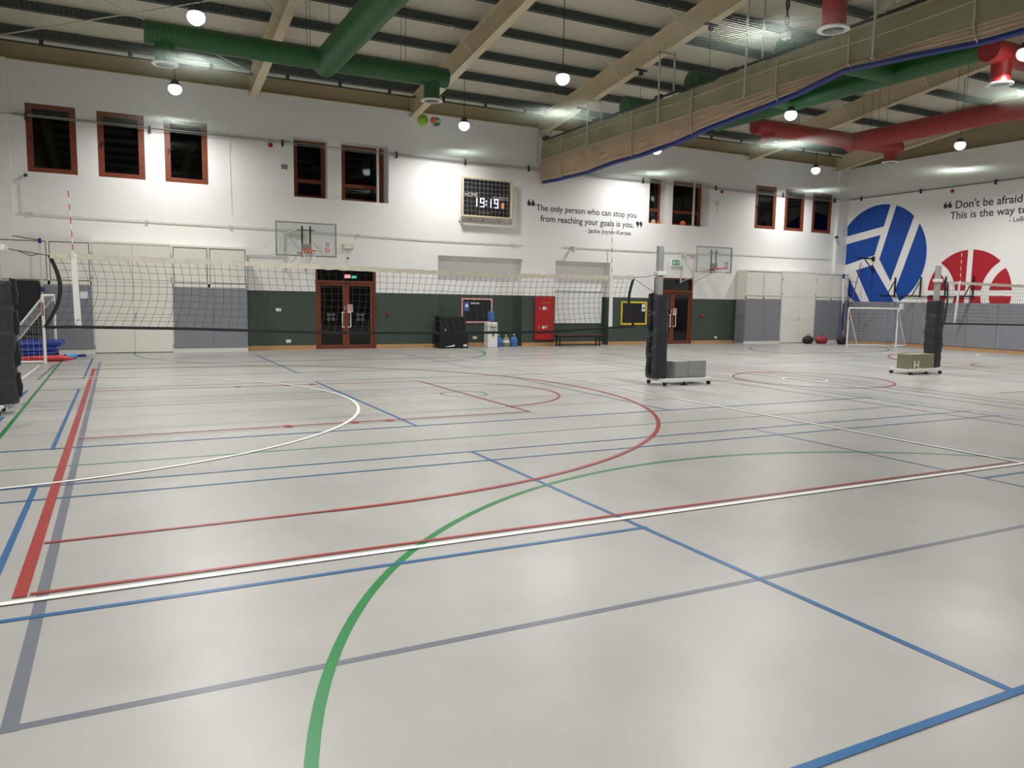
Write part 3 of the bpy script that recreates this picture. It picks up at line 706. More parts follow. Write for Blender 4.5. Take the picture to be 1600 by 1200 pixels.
for y in (24.5, 21.6, 18.5, 15.5, 12): MB().box(XR - .08, y - .03, NET_Z - .06, XR, y + .03, NET_Z + .13).build('eye_bolt', 'darkmetal', t, bevel=.008)

BALLS = ((7.72, 20.75, .155, 'lime', 'lime green ball lying on the overhead net'), (7.88, 20.35, .09, 'ball_orange', 'orange ball caught on the overhead net between two green balls'), (8.08, 20.62, .12, 'ball_green', 'dark green ball with a white band on the overhead net, beside the orange one'))

# ============================================================ VOLLEYBALL NETS AND POSTS
def net_shape(lab, xa, xb, ya, top, bot, bands, cords, ant_z, left_edge, right_edge, ncol, nrow=9, wave=0.04):
    t = thing('volleyball_net', ((xa + xb) / 2, ya, 0), lab, 'net')
    def P(u, v, ex=0.0):
        # u 0..1 along, v 0 (top)..1 (bottom)
        xl = xa + left_edge(v); xr = xb + right_edge(v)
        x = xl + (xr - xl) * u + wave * math.sin(v * 4 + u * 14) * math.sin(PI * u)
        xx = xa + (xb - xa) * u
        z = lerp(top, xx) * (1 - v) + lerp(bot, xx) * v + 0.012 * noise.noise((u * 25, v * 3, 0)) * math.sin(PI * v)
        return Vector((x, ya + ex + 0.10 * math.sin(PI * v) * math.sin(PI * u) + .02 * noise.noise((u * 9, v * 2, 4)), z))
    b = MB()
    for i in range(1, ncol): b.tube([P(i / ncol, j / 8) for j in range(9)], 0.0034, 4, cap=False)
    for j in range(1, nrow + 1): b.tube([P(i / 50, j / (nrow + 1)) for i in range(51)], 0.0034, 4, cap=False)
    b.build('mesh', 'netcord', t)
    def strip(vfun, h, name, m, n=90, th=.012, wob=0):
        b = MB(); pts = [vfun(i / n) for i in range(n + 1)]; vs = []
        for k, p in enumerate(pts):
            w1 = wob * noise.noise((k * .35, 1, 0)); w2 = wob * noise.noise((k * .5, 7, 0))
            for (dy, dz) in ((-th, h + w1), (th, h + w1), (th, -h + w2), (-th, -h + w2)): vs.append((p.x, p.y + dy, p.z + dz))
        fs = [(k * 4 + q, k * 4 + (q + 1) % 4, (k + 1) * 4 + (q + 1) % 4, (k + 1) * 4 + q) for k in range(n) for q in range(4)] + [(0, 1, 2, 3), (n * 4, n * 4 + 1, n * 4 + 2, n * 4 + 3)]
        b.add(vs, fs); b.build(name, m, t)
    strip(lambda u: P(u, 0), 0.038, 'top_tape', 'tape', wob=0.02, n=160)
    strip(lambda u: P(u, 1), 0.022, 'bottom_tape', 'blacktape')
    for u in (0, 1):
        b = MB(); n = 16; vs = []
        for k in range(n + 1):
            p = P(u, k / n); w_ = .028
            for (dx, dy) in ((-w_, -.008), (w_, -.008), (w_, .008), (-w_, .008)): vs.append((p.x + dx, p.y + dy, p.z))
        b.add(vs, [(k * 4 + q, k * 4 + (q + 1) % 4, (k + 1) * 4 + (q + 1) % 4, (k + 1) * 4 + q) for k in range(n) for q in range(4)] + [(0, 1, 2, 3), (n * 4, n * 4 + 1, n * 4 + 2, n * 4 + 3)])
        b.build('edge_tape', 'blacktape', t)
    for bx0, bx1 in bands:
        z1 = lerp(top, bx0) + .045; z0 = lerp(bot, bx1) - .03
        b = MB(); b.add([(bx0 - .035, ya - .03, z1), (bx0 + .035, ya - .03, z1), (bx1 + .045, ya + .0, z0), (bx1 - .045, ya + .0, z0), (bx0 - .035, ya - .018, z1), (bx0 + .035, ya - .018, z1), (bx1 + .045, ya + .012, z0), (bx1 - .045, ya + .012, z0)],
                        [(0, 1, 2, 3), (4, 7, 6, 5), (0, 4, 5, 1), (1, 5, 6, 2), (2, 6, 7, 3), (3, 7, 4, 0)])
        b.build('side_band', 'white', t)
        a = MB(); n = 10; zt_ = ant_z; zb_ = z1 - .05
        for k in range(n):
            a.cur = k % 2
            a.tube([(bx0 - .03 * (k / n), ya - .035, zb_ + (zt_ - zb_) * k / n), (bx0 - .03 * ((k + 1) / n), ya - .035, zb_ + (zt_ - zb_) * (k + 1) / n)], 0.0075, 6)
        a.build('antenna', ['white', 'redprint'], t)
    for c in cords: MB().tube(c, 0.006, 5).build('cord', 'netcord', t)
    return t
net_shape('long volleyball net with white top tape stretched across the grey court', -0.82, 9.40, 13.0,
          [(-.9, 2.25), (-.5, 2.25), (1, 2.24), (3.7, 2.21), (6.1, 2.17), (8.85, 2.20), (9.5, 2.22)],
          [(-1, 1.22), (-.5, 1.23), (1, 1.20), (3, 1.13), (5.3, 1.11), (7.3, 1.12), (8.87, 1.20), (9.5, 1.23)],
          [(-0.52, -0.50), (8.84, 8.87)],
          [[(9.40, 13, 2.22), (9.7, 13, 2.24), (10.02, 13, 2.29)], [(9.4, 13, 2.2), (9.98, 13, 1.9)], [(9.44, 13, 1.23), (9.9, 13, 1.22)], [(-.82, 13, 2.25), (-1.1, 13.01, 2.29), (-1.42, 13, 2.34)], [(-.92, 13, 1.23), (-1.3, 13, 1.24)],
           [(-.95, 13.01, 2.27), (-1.05, 13.05, 2.24), (-1.2, 13, 2.30)]],
          3.18, lambda v: 0.16 * math.sin(PI * v) * (1 if v < .5 else 1) - 0.10 * v, lambda v: -0.12 * math.sin(PI * v) + .04 * v, 84)
net_shape('second volleyball net in front of the red basketball mural', 19.45, 28.9, 13.0,
          [(19.4, 2.36), (22.8, 2.34), (29, 2.34)], [(19.4, 1.29), (22.8, 1.25), (29, 1.28)], [(19.9, 19.86)],
          [[(19.45, 13, 2.37), (19.15, 13, 2.40)], [(19.4, 13, 1.3), (19.2, 13, 1.3)], [(28.9, 13, 2.35), (29.4, 13, 2.36)], [(28.9, 13, 1.29), (29.3, 13, 1.3)]],
          3.22, lambda v: 0.05 * math.sin(PI * v) - .05 * v, lambda v: 0.0, 90, 10, 0.02)

def pad_mesh(x, y, z0, z1, w_, d_, seed, strapside):
    b = MB(); n = 28; m_ = 52
    vs = []
    for i in range(m_ + 1):
        z = z0 + (z1 - z0) * i / m_; f = i / m_
        seg = abs(((f * 5) % 1) - .5) * 2      # 1 at the joints
        pinch = 1 - 0.07 * max(0, (seg - .75) / .25)
        for k in range(n):
            t_ = 2 * PI * k / n; c, s_ = math.cos(t_), math.sin(t_)
            sx = math.copysign(abs(c) ** .6, c) * w_ / 2; sy = math.copysign(abs(s_) ** .6, s_) * d_ / 2
            nn = 1 + .09 * noise.noise((c * 1.5 + seed, s_ * 1.5, z * 4 + c * .8)) + .05 * noise.noise((c * 2 + seed, s_ * 2, z * 13 + c * 2))
            vs.append((x + sx * pinch * nn + .008 * math.sin(z * 7 + seed), y + sy * pinch * nn, z + .012 * noise.noise((c * 2, s_ * 2, seed + i // 10))))
    fs = [(i * n + k, i * n + (k + 1) % n, (i + 1) * n + (k + 1) % n, (i + 1) * n + k) for i in range(m_) for k in range(n)] + [tuple(range(n)), tuple(range(m_ * n, (m_ + 1) * n))]
    b.add(vs, fs); return b
def caster(par, x, y, h=0.09):
    c = MB().box(x - .02, y - .02, h - .02, x + .02, y + .02, h + .03).build('caster', 'metal', par)
    MB().tube([(x - .02, y, 0.045), (x + .02, y, 0.045)], 0.045, 16).build('wheel', 'rubber', c, smooth=True)
def padded_post(lab, px, side, boxes, y=13.0, topz=2.88, clampz=2.32, cart=True, pm=0):
    t = thing('padded_net_post', (px, y, 0), lab, 'post')
    MB().box(px - .065, y - .05, .12, px + .065, y + .05, topz).build('post', 'metal', t, bevel=.01)
    MB().box(px - .10, y - .07, clampz - .04, px + .12, y + .07, clampz + .04).build('clamp', 'white', t, bevel=.008)
    MB().box(px + .12, y - .02, clampz - .06, px + .16, y + .02, clampz + .02).build('clamp_knob', 'offwhite', t, bevel=.008)
    p = pad_mesh(px, y, .15, 1.88, .40, .36, pm * 3.1, side).build('padding', 'black_vinyl', t, smooth=True)
    # fastening flaps down one edge
    for k in range(4):
        z = .22 + .44 * k; x = px - side * .21
        fb = MB(); fl_ = [(x + side * .05, z - .02), (x - side * .03, z + .03), (x - side * .045, z + .16), (x - side * .02, z + .30), (x - side * .03, z + .36), (x + side * .05, z + .38)]
        fb.prism(fl_, 'y', y - .06, y + .03); fb.build('flap', 'black', p, bevel=.006)
    if cart:
        x0, x1 = (px + .0, px + side * 1.22); 
        fr = MB().box(min(x0, x1), y - .30, .075, max(x0, x1), y - .24, .15).box(min(x0, x1), y + .24, .075, max(x0, x1), y + .30, .15)
        for f in (0, .5, 1): xx = x0 + (x1 - x0) * f; fr.box(xx - .03, y - .24, .095, xx + .03, y + .24, .14)
        fr.box(px - .1, y - .08, .095, px + .1, y + .08, .15)
        fr.build('base_frame', 'white', t, bevel=.006)
        for f in (.02, .98):
            for dy in (-.27, .27): caster(t, x0 + (x1 - x0) * f, y + dy)
        MB().box(px + side * .55 - .02, y - .27, .03, px + side * .55 + .02, y - .23, .12).box(px + side * .55 - .05, y - .29, .0, px + side * .55 + .05, y - .2, .03).build('brake_foot', 'darkmetal', t)
        for bx in boxes: bx(t)
    return t
def wbox(x0, x1, y0, y1, z0, z1, m, rot=0, nm='counterweight'):
    def f(t):
        b = MB(); cx, cy = (x0 + x1) / 2, (y0 + y1) / 2
        b.T = Matrix.Translation((cx, cy, 0)) @ Matrix.Rotation(rot, 4, 'Z') @ Matrix.Translation((-cx, -cy, 0))
        b.box(x0, y0, z0, x1, y1, z1); b.build(nm, m, t, bevel=.015)
    return f
def h_handle(t):
    b = MB(); y = 12.70; b.tube([(17.93, y, .12), (17.93, y, .36)], .012, 8).tube([(18.08, y, .12), (18.08, y, .36)], .012, 8).tube([(17.93, y, .25), (18.08, y, .25)], .012, 8)
    b.build('handle', 'white', t, smooth=True)
padded_post('black padded net post on a wheeled base with two grey weight boxes', 10.05, 1,
            [wbox(10.38, 10.78, 12.82, 13.2, .14, .50, 'weight', 0.12), wbox(10.80, 11.25, 12.82, 13.2, .14, .51, 'weight', -0.04)])
padded_post('black padded net post on a wheeled base with an olive weight box', 19.02, -1, [wbox(17.86, 18.78, 12.76, 13.16, .14, .52, 'olive', 0.0), h_handle], pm=1, topz=2.79, clampz=2.40)
padded_post('black padded net post beside the green floor line and small goal', -1.48, -1, [], pm=2, topz=2.87, clampz=2.34)
padded_post('black padded net post beside the mural wall, holding the far end of the second net', 29.42, -1, [], pm=3, topz=2.79, clampz=2.36, cart=False)
MBp = MB().box(29.2, 12.8, 0, 29.6, 13.2, .14)
bpost = [o for o in C.objects if o.name.startswith('padded_net_post')][-1]
MBp.build('base_plate', 'white', bpost)
tag(MB().lathe(-1.47, 12.98, [(0.02, 2.90), (.06, 2.92), (.075, 2.97), (.05, 3.02), (0, 3.03)], 12).build('ball', 'orange', smooth=True, org=(-1.47, 12.98, 2.9)), 'small orange cap shaped marker resting on top of the net post by the corner', 'marker')

# ============================================================ GOALS
def goal(lab, A, B, back, h, mt='white'):
    A = Vector((*A, 0)); B = Vector((*B, 0)); bk = Vector((*back, 0)); up = Vector((0, 0, h))
    t = thing('small_goal', tuple(A), lab, 'goal', 'small white goals')
    r = .034; e = Vector((0, 0, r))
    for (P, nm) in ((A, 1), (B, 1)):
        MB().tube([P + Vector((0, 0, 0)), P + up], r, 12).build('post', mt, t, smooth=True)
        q = (P + Vector((0, 0, 0))); MB().box(q.x - .018, q.y - r - .004, h * .70, q.x + .018, q.y - r + .01, h * .90).build('post_sticker', 'pole_red', t)
        MB().tube([P + up * .97, P + bk + e], .022, 10).build('stay', mt, t, smooth=True)
        MB().tube([P + e, P + bk + e], r * .9, 10).build('ground_bar', mt, t, smooth=True)
    MB().tube([A + up, B + up], r, 12).build('crossbar', mt, t, smooth=True)
    MB().tube([A + bk + e, B + bk + e], r * .9, 10).build('back_bar', mt, t, smooth=True)
    n = MB(); NC = 18; NR = 12
    for i in range(NC + 1):
        f = i / NC; P = A.lerp(B, f)
        n.tube([P + up, P + up * .5 + bk * .5 + bk * .04 - Vector((0, 0, .05)), P + bk + e], .0022, 3, cap=False)
    for j in range(NR + 1):
        g_ = j / NR; off = up * (1 - g_) + bk * g_ - Vector((0, 0, .1 * math.sin(PI * g_)))
        n.tube([A + off, B + off], .0022, 3, cap=False)
    for S in (A, B):
        for j in range(1, 10):
            g_ = j / 10; n.tube([S + up * (1 - g_), S + bk * g_ + up * (1 - g_)], .0022, 3, cap=False)
            n.tube([S + bk * g_ + e, S + bk * g_ + up * (1 - g_)], .0022, 3, cap=False)
    n.build('net', 'goal_net', t)
    return t
goal('small white goal facing away from the side wall beside the blue gym mats', (-1.57, 21.8), (-1.47, 24.05), (-1.15, 0), 1.63)
goal('small white goal standing in the corner under the blue volleyball mural', (27.05, 22.3), (28.98, 21.45), (0.95, 0.25), 1.60)
tag(MB().box(29.02, 21.38, 1.58, 29.2, 21.40, 1.82).box(29.0, 21.40, 1.50, 29.02, 21.42, 1.8).build('notice_plate', 'paper', org=(29.1, 21.4, 1.6)), 'small white plate fixed on the goal corner beneath the mural', 'sign')

# ============================================================ CABINETS
YC = 24.8
def cabinet(lab, x0, x1, cols, style, z1=3.16):
    t = thing('wall_cabinet', ((x0 + x1) / 2, YC, 0), lab, 'cabinet', 'built-in cream cabinets along the far wall')
    MB().box(x0, YC + .03, 0.0, x1, YB - .17 if x1 > 29.3 or x0 < -2.3 else YB - .005, z1).build('body', 'cabinet', t, bevel=.006)
    fr = MB(); fr.box(x0, YC, z1 - .06, x1, YC + .03, z1)
    if style == 'mixed':
        fr.box(x0, YC, 1.93, x1, YC + .03, 2.03); xs = [x0, *[c for c in cols], x1]
        for x in xs: fr.box(max(x0, x - .03), YC, 1.93, min(x1, x + .03), YC + .03, z1 - .06)
        fr.build('face_frame', 'cabinet', t); MB().box(x0, YC, 0, x1, YC + .03, .12).build('base_rail', 'cabinet', t)
        xs = [x0, *cols, x1]
        for a, b in zip(xs, xs[1:]):
            MB().box(a + .03, YC + .026, 2.03, b - .03, YC + .0298, z1 - .06).build('door_gap', 'cabinet_dark', t)
            MB().box(a + .05, YC + .008, 2.055, b - .05, YC + .0262, z1 - .085).build('door', 'cabinet', t, bevel=.003)
        m_ = (x0 + x1) / 2 + .06
        for a, b in ((x0 + .004, m_ - .004), (m_ + .004, x1 - .004)):
            MB().box(a, YC - .02, .13, b, YC + .03, 1.9).build('grey_panel', 'grey_pad', t, bevel=.008)
    else:
        fr.box(x0, YC, 0, x0 + .03, YC + .03, z1 - .06).box(x1 - .03, YC, 0, x1, YC + .03, z1 - .06); fr.build('face_frame', 'cabinet', t)
        m_ = (x0 + x1) / 2
        MB().box(x0 + .03, YC + .02, .02, x1 - .03, YC + .0298, z1 - .06).build('door_gap', 'cabinet_dark', t)
        for a, b in ((x0 + .035, m_ - .004), (m_ + .004, x1 - .035)):
            for (za, zb) in ((.03, 1.02), (1.028, 2.02), (2.028, z1 - .075)):
                MB().box(a, YC - .005, za, b, YC + .022, zb).build('door_leaf', 'cabinet', t, bevel=.002)
        MB().tube([(m_ + .05, YC - .005, 1.0), (m_ + .05, YC - .04, 1.02), (m_ + .05, YC - .04, 1.14), (m_ + .05, YC - .005, 1.16)], .009, 8).build('handle', 'metal', t, smooth=True)
        for z in (.15, 2.1, 2.75):
            for x in (x0 + .02, x1 - .02): MB().box(x - .02, YC - .02, z, x + .02, YC, z + .1).build('hinge', 'metal', t)
    return t
cabinet('cream cabinet with grey lower panels behind the black mat and small goal', -3.0, -0.58, [-1.61], 'mixed')
cabinet('tall plain cream double cupboard beside the small goal with blue mats', -0.58, 1.50, [], 'tall')
cabinet('cream cabinet with grey lower panels next to the green wall and glass doors', 1.50, 3.58, [2.50], 'mixed', 3.14)
c = cabinet('cream cabinet with grey lower panels beside the smaller basketball hoop', 23.74, 25.80, [24.76], 'mixed', 3.13)
MB().box(23.715, YC, .05, 23.738, YB - .01, 1.88).build('side_panel', 'grey_pad', c)
cabinet('tall plain cream double cupboard near the mural corner', 25.80, 27.88, [], 'tall', 3.15)
cabinet('cream cabinet with grey lower panels standing in the mural corner', 27.88, 29.95, [28.85], 'mixed', 3.13)
tag(MB().box(-0.88, YC - .022, 1.55, -0.68, YC - .020, 1.75).box(-0.88, YC - .024, 1.63, -.70, YC - .022, 1.65).build('paper_notice', 'paper', org=(-.78, YC, 1.55)), 'white paper notice stuck on the grey panel of the cabinet behind the net', 'notice')

# grey pads on the mural wall
y = 25.1; i = 0
while y > YF + 1.4:
    o = MB().box(XR - .05, y - 1.175, .14, XR - .001, y, 1.88).build('wall_pad', 'grey_pad', bevel=.01, org=(XR, y - .6, .14))
    tag(o, 'grey padded panel on the lower mural wall above the wooden skirting', 'wall pad', 'grey pads along the mural wall'); y -= 1.185; i += 1

# ============================================================ MURALS (flat paint on the right wall)
def RW(x): return lambda u, v: (x, u, v)
t = thing('volleyball_mural', (XR - .004, 23.4, 3.87), 'large blue volleyball mural painted on the white wall', 'mural')
def clip_poly(poly, cy, cz, r, zmin, ymax):
    """keep the part of a (y,z) polygon inside the circle (64-gon), above zmin and left of ymax"""
    planes = []
    for k in range(96):
        a = 2 * PI * k / 96; planes.append((math.cos(a), math.sin(a), cy * math.cos(a) + cz * math.sin(a) + r * math.cos(PI / 96)))
    planes += [(0, -1, -zmin), (1, 0, ymax)]
    for (a, b, c_) in planes:
        out = []
        for i in range(len(poly)):
            p, q = poly[i], poly[(i + 1) % len(poly)]; dp = a * p[0] + b * p[1] - c_; dq = a * q[0] + b * q[1] - c_
            if dp <= 0: out.append(p)
            if (dp < 0 < dq) or (dq < 0 < dp):
                s_ = dp / (dp - dq); out.append((p[0] + (q[0] - p[0]) * s_, p[1] + (q[1] - p[1]) * s_))
        poly = out
        if len(poly) < 3: return None
    return poly
def mural_piece(poly, cy, cz, r, m, par, x=XR - .004):
    p = clip_poly(poly, cy, cz, r, 1.80, 25.17)
    if p: MB().add([(x, a, b) for a, b in p], [tuple(range(len(p)))]).build('painted_patch', m, par)
V = (23.42, 3.86, 2.27)
def ext(p, q, k): return (q[0] + (q[0] - p[0]) * k, q[1] + (q[1] - p[1]) * k)
P1a, P1b = (25.25, 4.84), (23.27, 5.17)
mural_piece([ext(P1b, P1a, 1), P1b, ext(P1b, (23.02, 6.06), 1.5), (25, 8), (28, 7)], *V, 'mural_blue', t)
mural_piece([ext((23.40, 4.81), (25.27, 4.48), 1), (23.40, 4.81), (23.65, 3.94), ext((23.65, 3.94), (25.22, 3.53), 1)], *V, 'mural_blue', t)
mural_piece([ext((23.39, 3.75), (22.74, 5.95), .6), (23.39, 3.75), (22.76, 2.77), ext((22.76, 2.77), (21.87, 5.43), .6)], *V, 'mural_blue', t)
mural_piece([ext((22.50, 2.40), (21.59, 5.11), .6), (22.50, 2.40), (22.20, 1.80), (21, 1), (19, 3), (19, 6)], *V, 'mural_blue', t)
mural_piece([(24.57, 3.29), (23.70, 3.52), (22.49, 1.86), (23.74, 1.86)], *V, 'mural_blue', t)
mural_piece([(25.3, 3.25), (24.95, 3.0), (24.2, 1.86), (26, 1.5)], *V, 'mural_blue', t)
t = thing('basketball_mural', (XR - .004, 19.3, 2.28), 'red basketball mural painted on the white wall behind the second net', 'mural')
Bc = (19.28, 2.27, 1.71)
def arcpts(cy, cz, r, a0, a1, n=20): return [(cy + r * math.cos(math.radians(a0 + (a1 - a0) * k / n)), cz + r * math.sin(math.radians(a0 + (a1 - a0) * k / n))) for k in range(n + 1)]
# seams: vertical gap y 19.16..19.37, horizontal gap z 2.16..2.38, curved gaps about circles on each side
# side circles centred (19.28 +- 2.35, 2.27), radii 1.5 (outer gap edge) and 1.3
for s in (1, -1):
    cyc = 19.28 + s * 1.95; r1, r2 = 1.42, 1.10
    for z0, z1 in ((2.38, 5), (1.8, 2.16)):
        # centre piece, between the vertical gap and the side curve: strips
        N = 40
        for (lo, hi, typ) in (('c', None, 0), ('s', None, 1)):
            polyv = []
            zz0, zz1 = max(z0, 1.80), min(z1, 2.27 + 1.70)
            mbp = MB(); prev = None
            for k in range(N + 1):
                z = zz0 + (zz1 - zz0) * k / N; dz = z - 2.27
                half = math.sqrt(max(0, 1.71 ** 2 - dz * dz))
                def inner(r): return 1.95 - math.sqrt(max(0, r * r - dz * dz)) if abs(dz) < r else 9
                if typ == 0: a_, b_ = 0.105, min(half, inner(r1))
                else: a_, b_ = inner(r2), half
                if b_ - a_ > 0.002:
                    cur = (a_, b_, z)
                    if prev: mbp.quad((XR - .004, 19.28 + s * prev[0], prev[2]), (XR - .004, 19.28 + s * prev[1], prev[2]), (XR - .004, 19.28 + s * cur[1], cur[2]), (XR - .004, 19.28 + s * cur[0], cur[2]))
                    prev = cur
                else: prev = None
            if mbp.f: mbp.build('painted_patch', 'mural_red', t)
# quotations
FW = lambda u, v: (u, YB - .004, v)
t = thing('wall_quotation', (16, YB - .004, 4.4), 'dark lettered quotation on the far wall between the scoreboard and recessed window', 'lettering')
text_mesh('The only person who can stop you', 'quote_line', 'letter', 13.86, 18.36, 4.985, FW, t, .012)
text_mesh('from reaching your goals is you.', 'quote_line', 'letter', 14.05, 18.24, 4.60, FW, t, .012)
text_mesh('- Jackie Joyner-Kersee', 'quote_line', 'letter', 16.02, 18.12, 4.30, FW, t, .008)
def quote_mark(place, u, v, s, flip, par):
    for k in (0, 1):
        b = MB(); cu = u + k * .16 * s
        pts = [(cu + .075 * s * math.cos(2 * PI * i / 20), v + .075 * s * math.sin(2 * PI * i / 20)) for i in range(20)]
        b.add([place(*p) for p in pts], [tuple(range(20))])
        sg = -1 if not flip else 1
        tail = [(cu + sg * .075 * s, v), (cu + sg * .07 * s, v - sg * .06 * s), (cu - sg * .0 * s, v - sg * .17 * s), (cu - sg * .02 * s, v - sg * .13 * s), (cu + sg * .02 * s, v - sg * .02 * s)]
        b.add([place(*p) for p in tail], [tuple(range(5))])
        b.build('quote_mark', 'letter', par)
quote_mark(FW, 13.57, 5.20, 1.05, False, t); quote_mark(FW, 18.42, 4.78, 1.0, True, t)
RWm = lambda u, v: (XR - .004, -u, v)
t = thing('wall_quotation', (XR - .004, 18.5, 5.3), 'dark lettered quotation high on the mural wall above the red basketball', 'lettering')
text_mesh("Don't be afraid of failure.", 'quote_line', 'letter', -20.05, -15.72, 5.635, RWm, t, .012)
text_mesh("This is the way to succeed.", 'quote_line', 'letter', -20.25, -15.68, 5.225, RWm, t, .012)
text_mesh("- LeBron James", 'quote_line', 'letter', -17.90, -16.35, 4.93, RWm, t, .008)
quote_mark(RWm, -20.47, 5.76, 1.15, False, t); quote_mark(RWm, -15.5, 5.4, 1.1, True, t)
o = MB().lathe(0, 0, [(0.0, 0), (.07, .0), (.085, .03), (.06, .06), (0, .065)], 16)
o.T = None
def alarm(loc, ax, lab, r=.07):
    b = MB(); b.T = Matrix.Translation(loc) @ (Matrix.Rotation(PI / 2, 4, 'X') if ax == 'y' else Matrix.Rotation(-PI / 2, 4, 'Y'))
    b.lathe(0, 0, [(r * .9, 0), (r, .02), (r, .05), (r * .6, .08), (0, .085)], 16)
    return tag(b.build('alarm_sounder', 'red', smooth=True, org=loc), lab, 'alarm')
alarm((XR - .002, 20.22, 6.33), 'x', 'red alarm sounder on the mural wall above the opening quote mark')
alarm((4.43, YB - .002, 6.34), 'y', 'small red alarm sounder on the far wall beside the recessed high window')
alarm((22.63, YB - .002, 6.31), 'y', 'small red alarm sounder on the far wall past the recessed window with the balls')
alarm((8.23, YB - .002, 1.17), 'y', 'round red call point on the green wall between the double doors and black boxes', .06)
alarm((21.88, YB - .002, 1.18), 'y', 'round red call point on the green wall under the smaller hoop', .06)

# ============================================================ SCOREBOARD
t = thing('scoreboard', (11.75, YB - .2, 4.55), 'black electronic scoreboard showing white digits inside a cream wire cage', 'scoreboard')
x0, x1, z0, z1 = 10.84, 12.70, 4.62, 5.88; yf = YB - .22
MB().box(x0 + .03, yf + .03, z0 + .02, x1 - .03, YB - .01, z1 - .02).build('housing', 'boardblack', t, bevel=.01)
fr = MB().box(x0 - .04, yf - .08, z0 - .05, x0, yf + .03, z1 + .05).box(x1, yf - .08, z0 - .05, x1 + .04, yf + .03, z1 + .05).box(x0, yf - .08, z1, x1, yf + .03, z1 + .05).box(x0, yf - .08, z0 - .06, x1, yf + .03, z0)
fr.build('cage_frame', 'cream_steel', t, bevel=.006)
fr = MB()
for x in (x0 - .02, x1 + .02): fr.tube([(x, yf, z0 - .03), (x + .12 * (1 if x > 12 else -.3), YB - .01, z0 - .2)], .014, 6)
fr.tube([(x0 - .06, YB - .02, z0 - .2), (x1 + .14, YB - .02, z0 - .2)], .016, 6).tube([(x1 + .14, YB - .02, z0 - .2), (x1 + .14, YB - .02, z1 - .02)], .016, 6); fr.build('wall_bracket', 'cream_steel', t)
gr = MB()
n = 12
for i in range(1, n): x = x0 + (x1 - x0) * i / n; gr.tube([(x, yf - .05, z0), (x, yf - .05, z1)], .0035, 5)
for j in range(1, 8): z = z0 + (z1 - z0) * j / 8; gr.tube([(x0, yf - .05, z), (x1, yf - .05, z)], .0035, 5)
gr.build('cage_wire', 'metal', t)
SB = lambda u, v: (u, yf + .026, v)
text_mesh('HOME', 'home_lettering', 'offwhite', 10.93, 11.42, 5.27, SB, t, .012); text_mesh('GUESTS', 'guests_lettering', 'offwhite', 12.0, 12.62, 5.21, SB, t, .012)
SEG = {'1': 'bc', '9': 'abcdfg'}
def seg_digit(ch, u, v, w_, h_):
    k = .023; S = {'a': (u, v + h_ - k, u + w_, v + h_), 'd': (u, v, u + w_, v + k), 'g': (u, v + h_ / 2 - k / 2, u + w_, v + h_ / 2 + k / 2), 'f': (u, v + h_ / 2, u + k, v + h_), 'b': (u + w_ - k, v + h_ / 2, u + w_, v + h_), 'c': (u + w_ - k, v, u + w_, v + h_ / 2), 'e': (u, v, u + k, v + h_ / 2)}
    b = MB()
    for s_ in SEG[ch]: a = S[s_]; b.box(a[0], yf + .02, a[1], a[2], yf + .027, a[3])
    b.build('digit', 'digit', t)
for ch, u in (('1', 11.28), ('9', 11.52), ('1', 11.82), ('9', 12.06)): seg_digit(ch, u, 4.93, .15 if ch == '9' else .12, .30)
MB().box(11.73, yf + .02, 5.0, 11.77, yf + .027, 5.04).box(11.73, yf + .02, 5.12, 11.77, yf + .027, 5.16).build('colon', 'digit', t)
MB().box(12.34, yf + .02, 4.92, 12.45, yf + .027, 5.12).build('orange_digit', 'led_orange', t)
b = MB()
for k in range(9): b.box(11.45 + k * .05, yf + .022, 4.71 + .01 * (k % 2), 11.485 + k * .05, yf + .027, 4.745)
b.build('maker_lettering', 'greyprint', t)
for k, x in enumerate((11.2, 11.7, 12.35)): MB().box(x, YB - .03, 4.46, x + .03, YB, 4.53).build('cable_clip', 'steel', t)

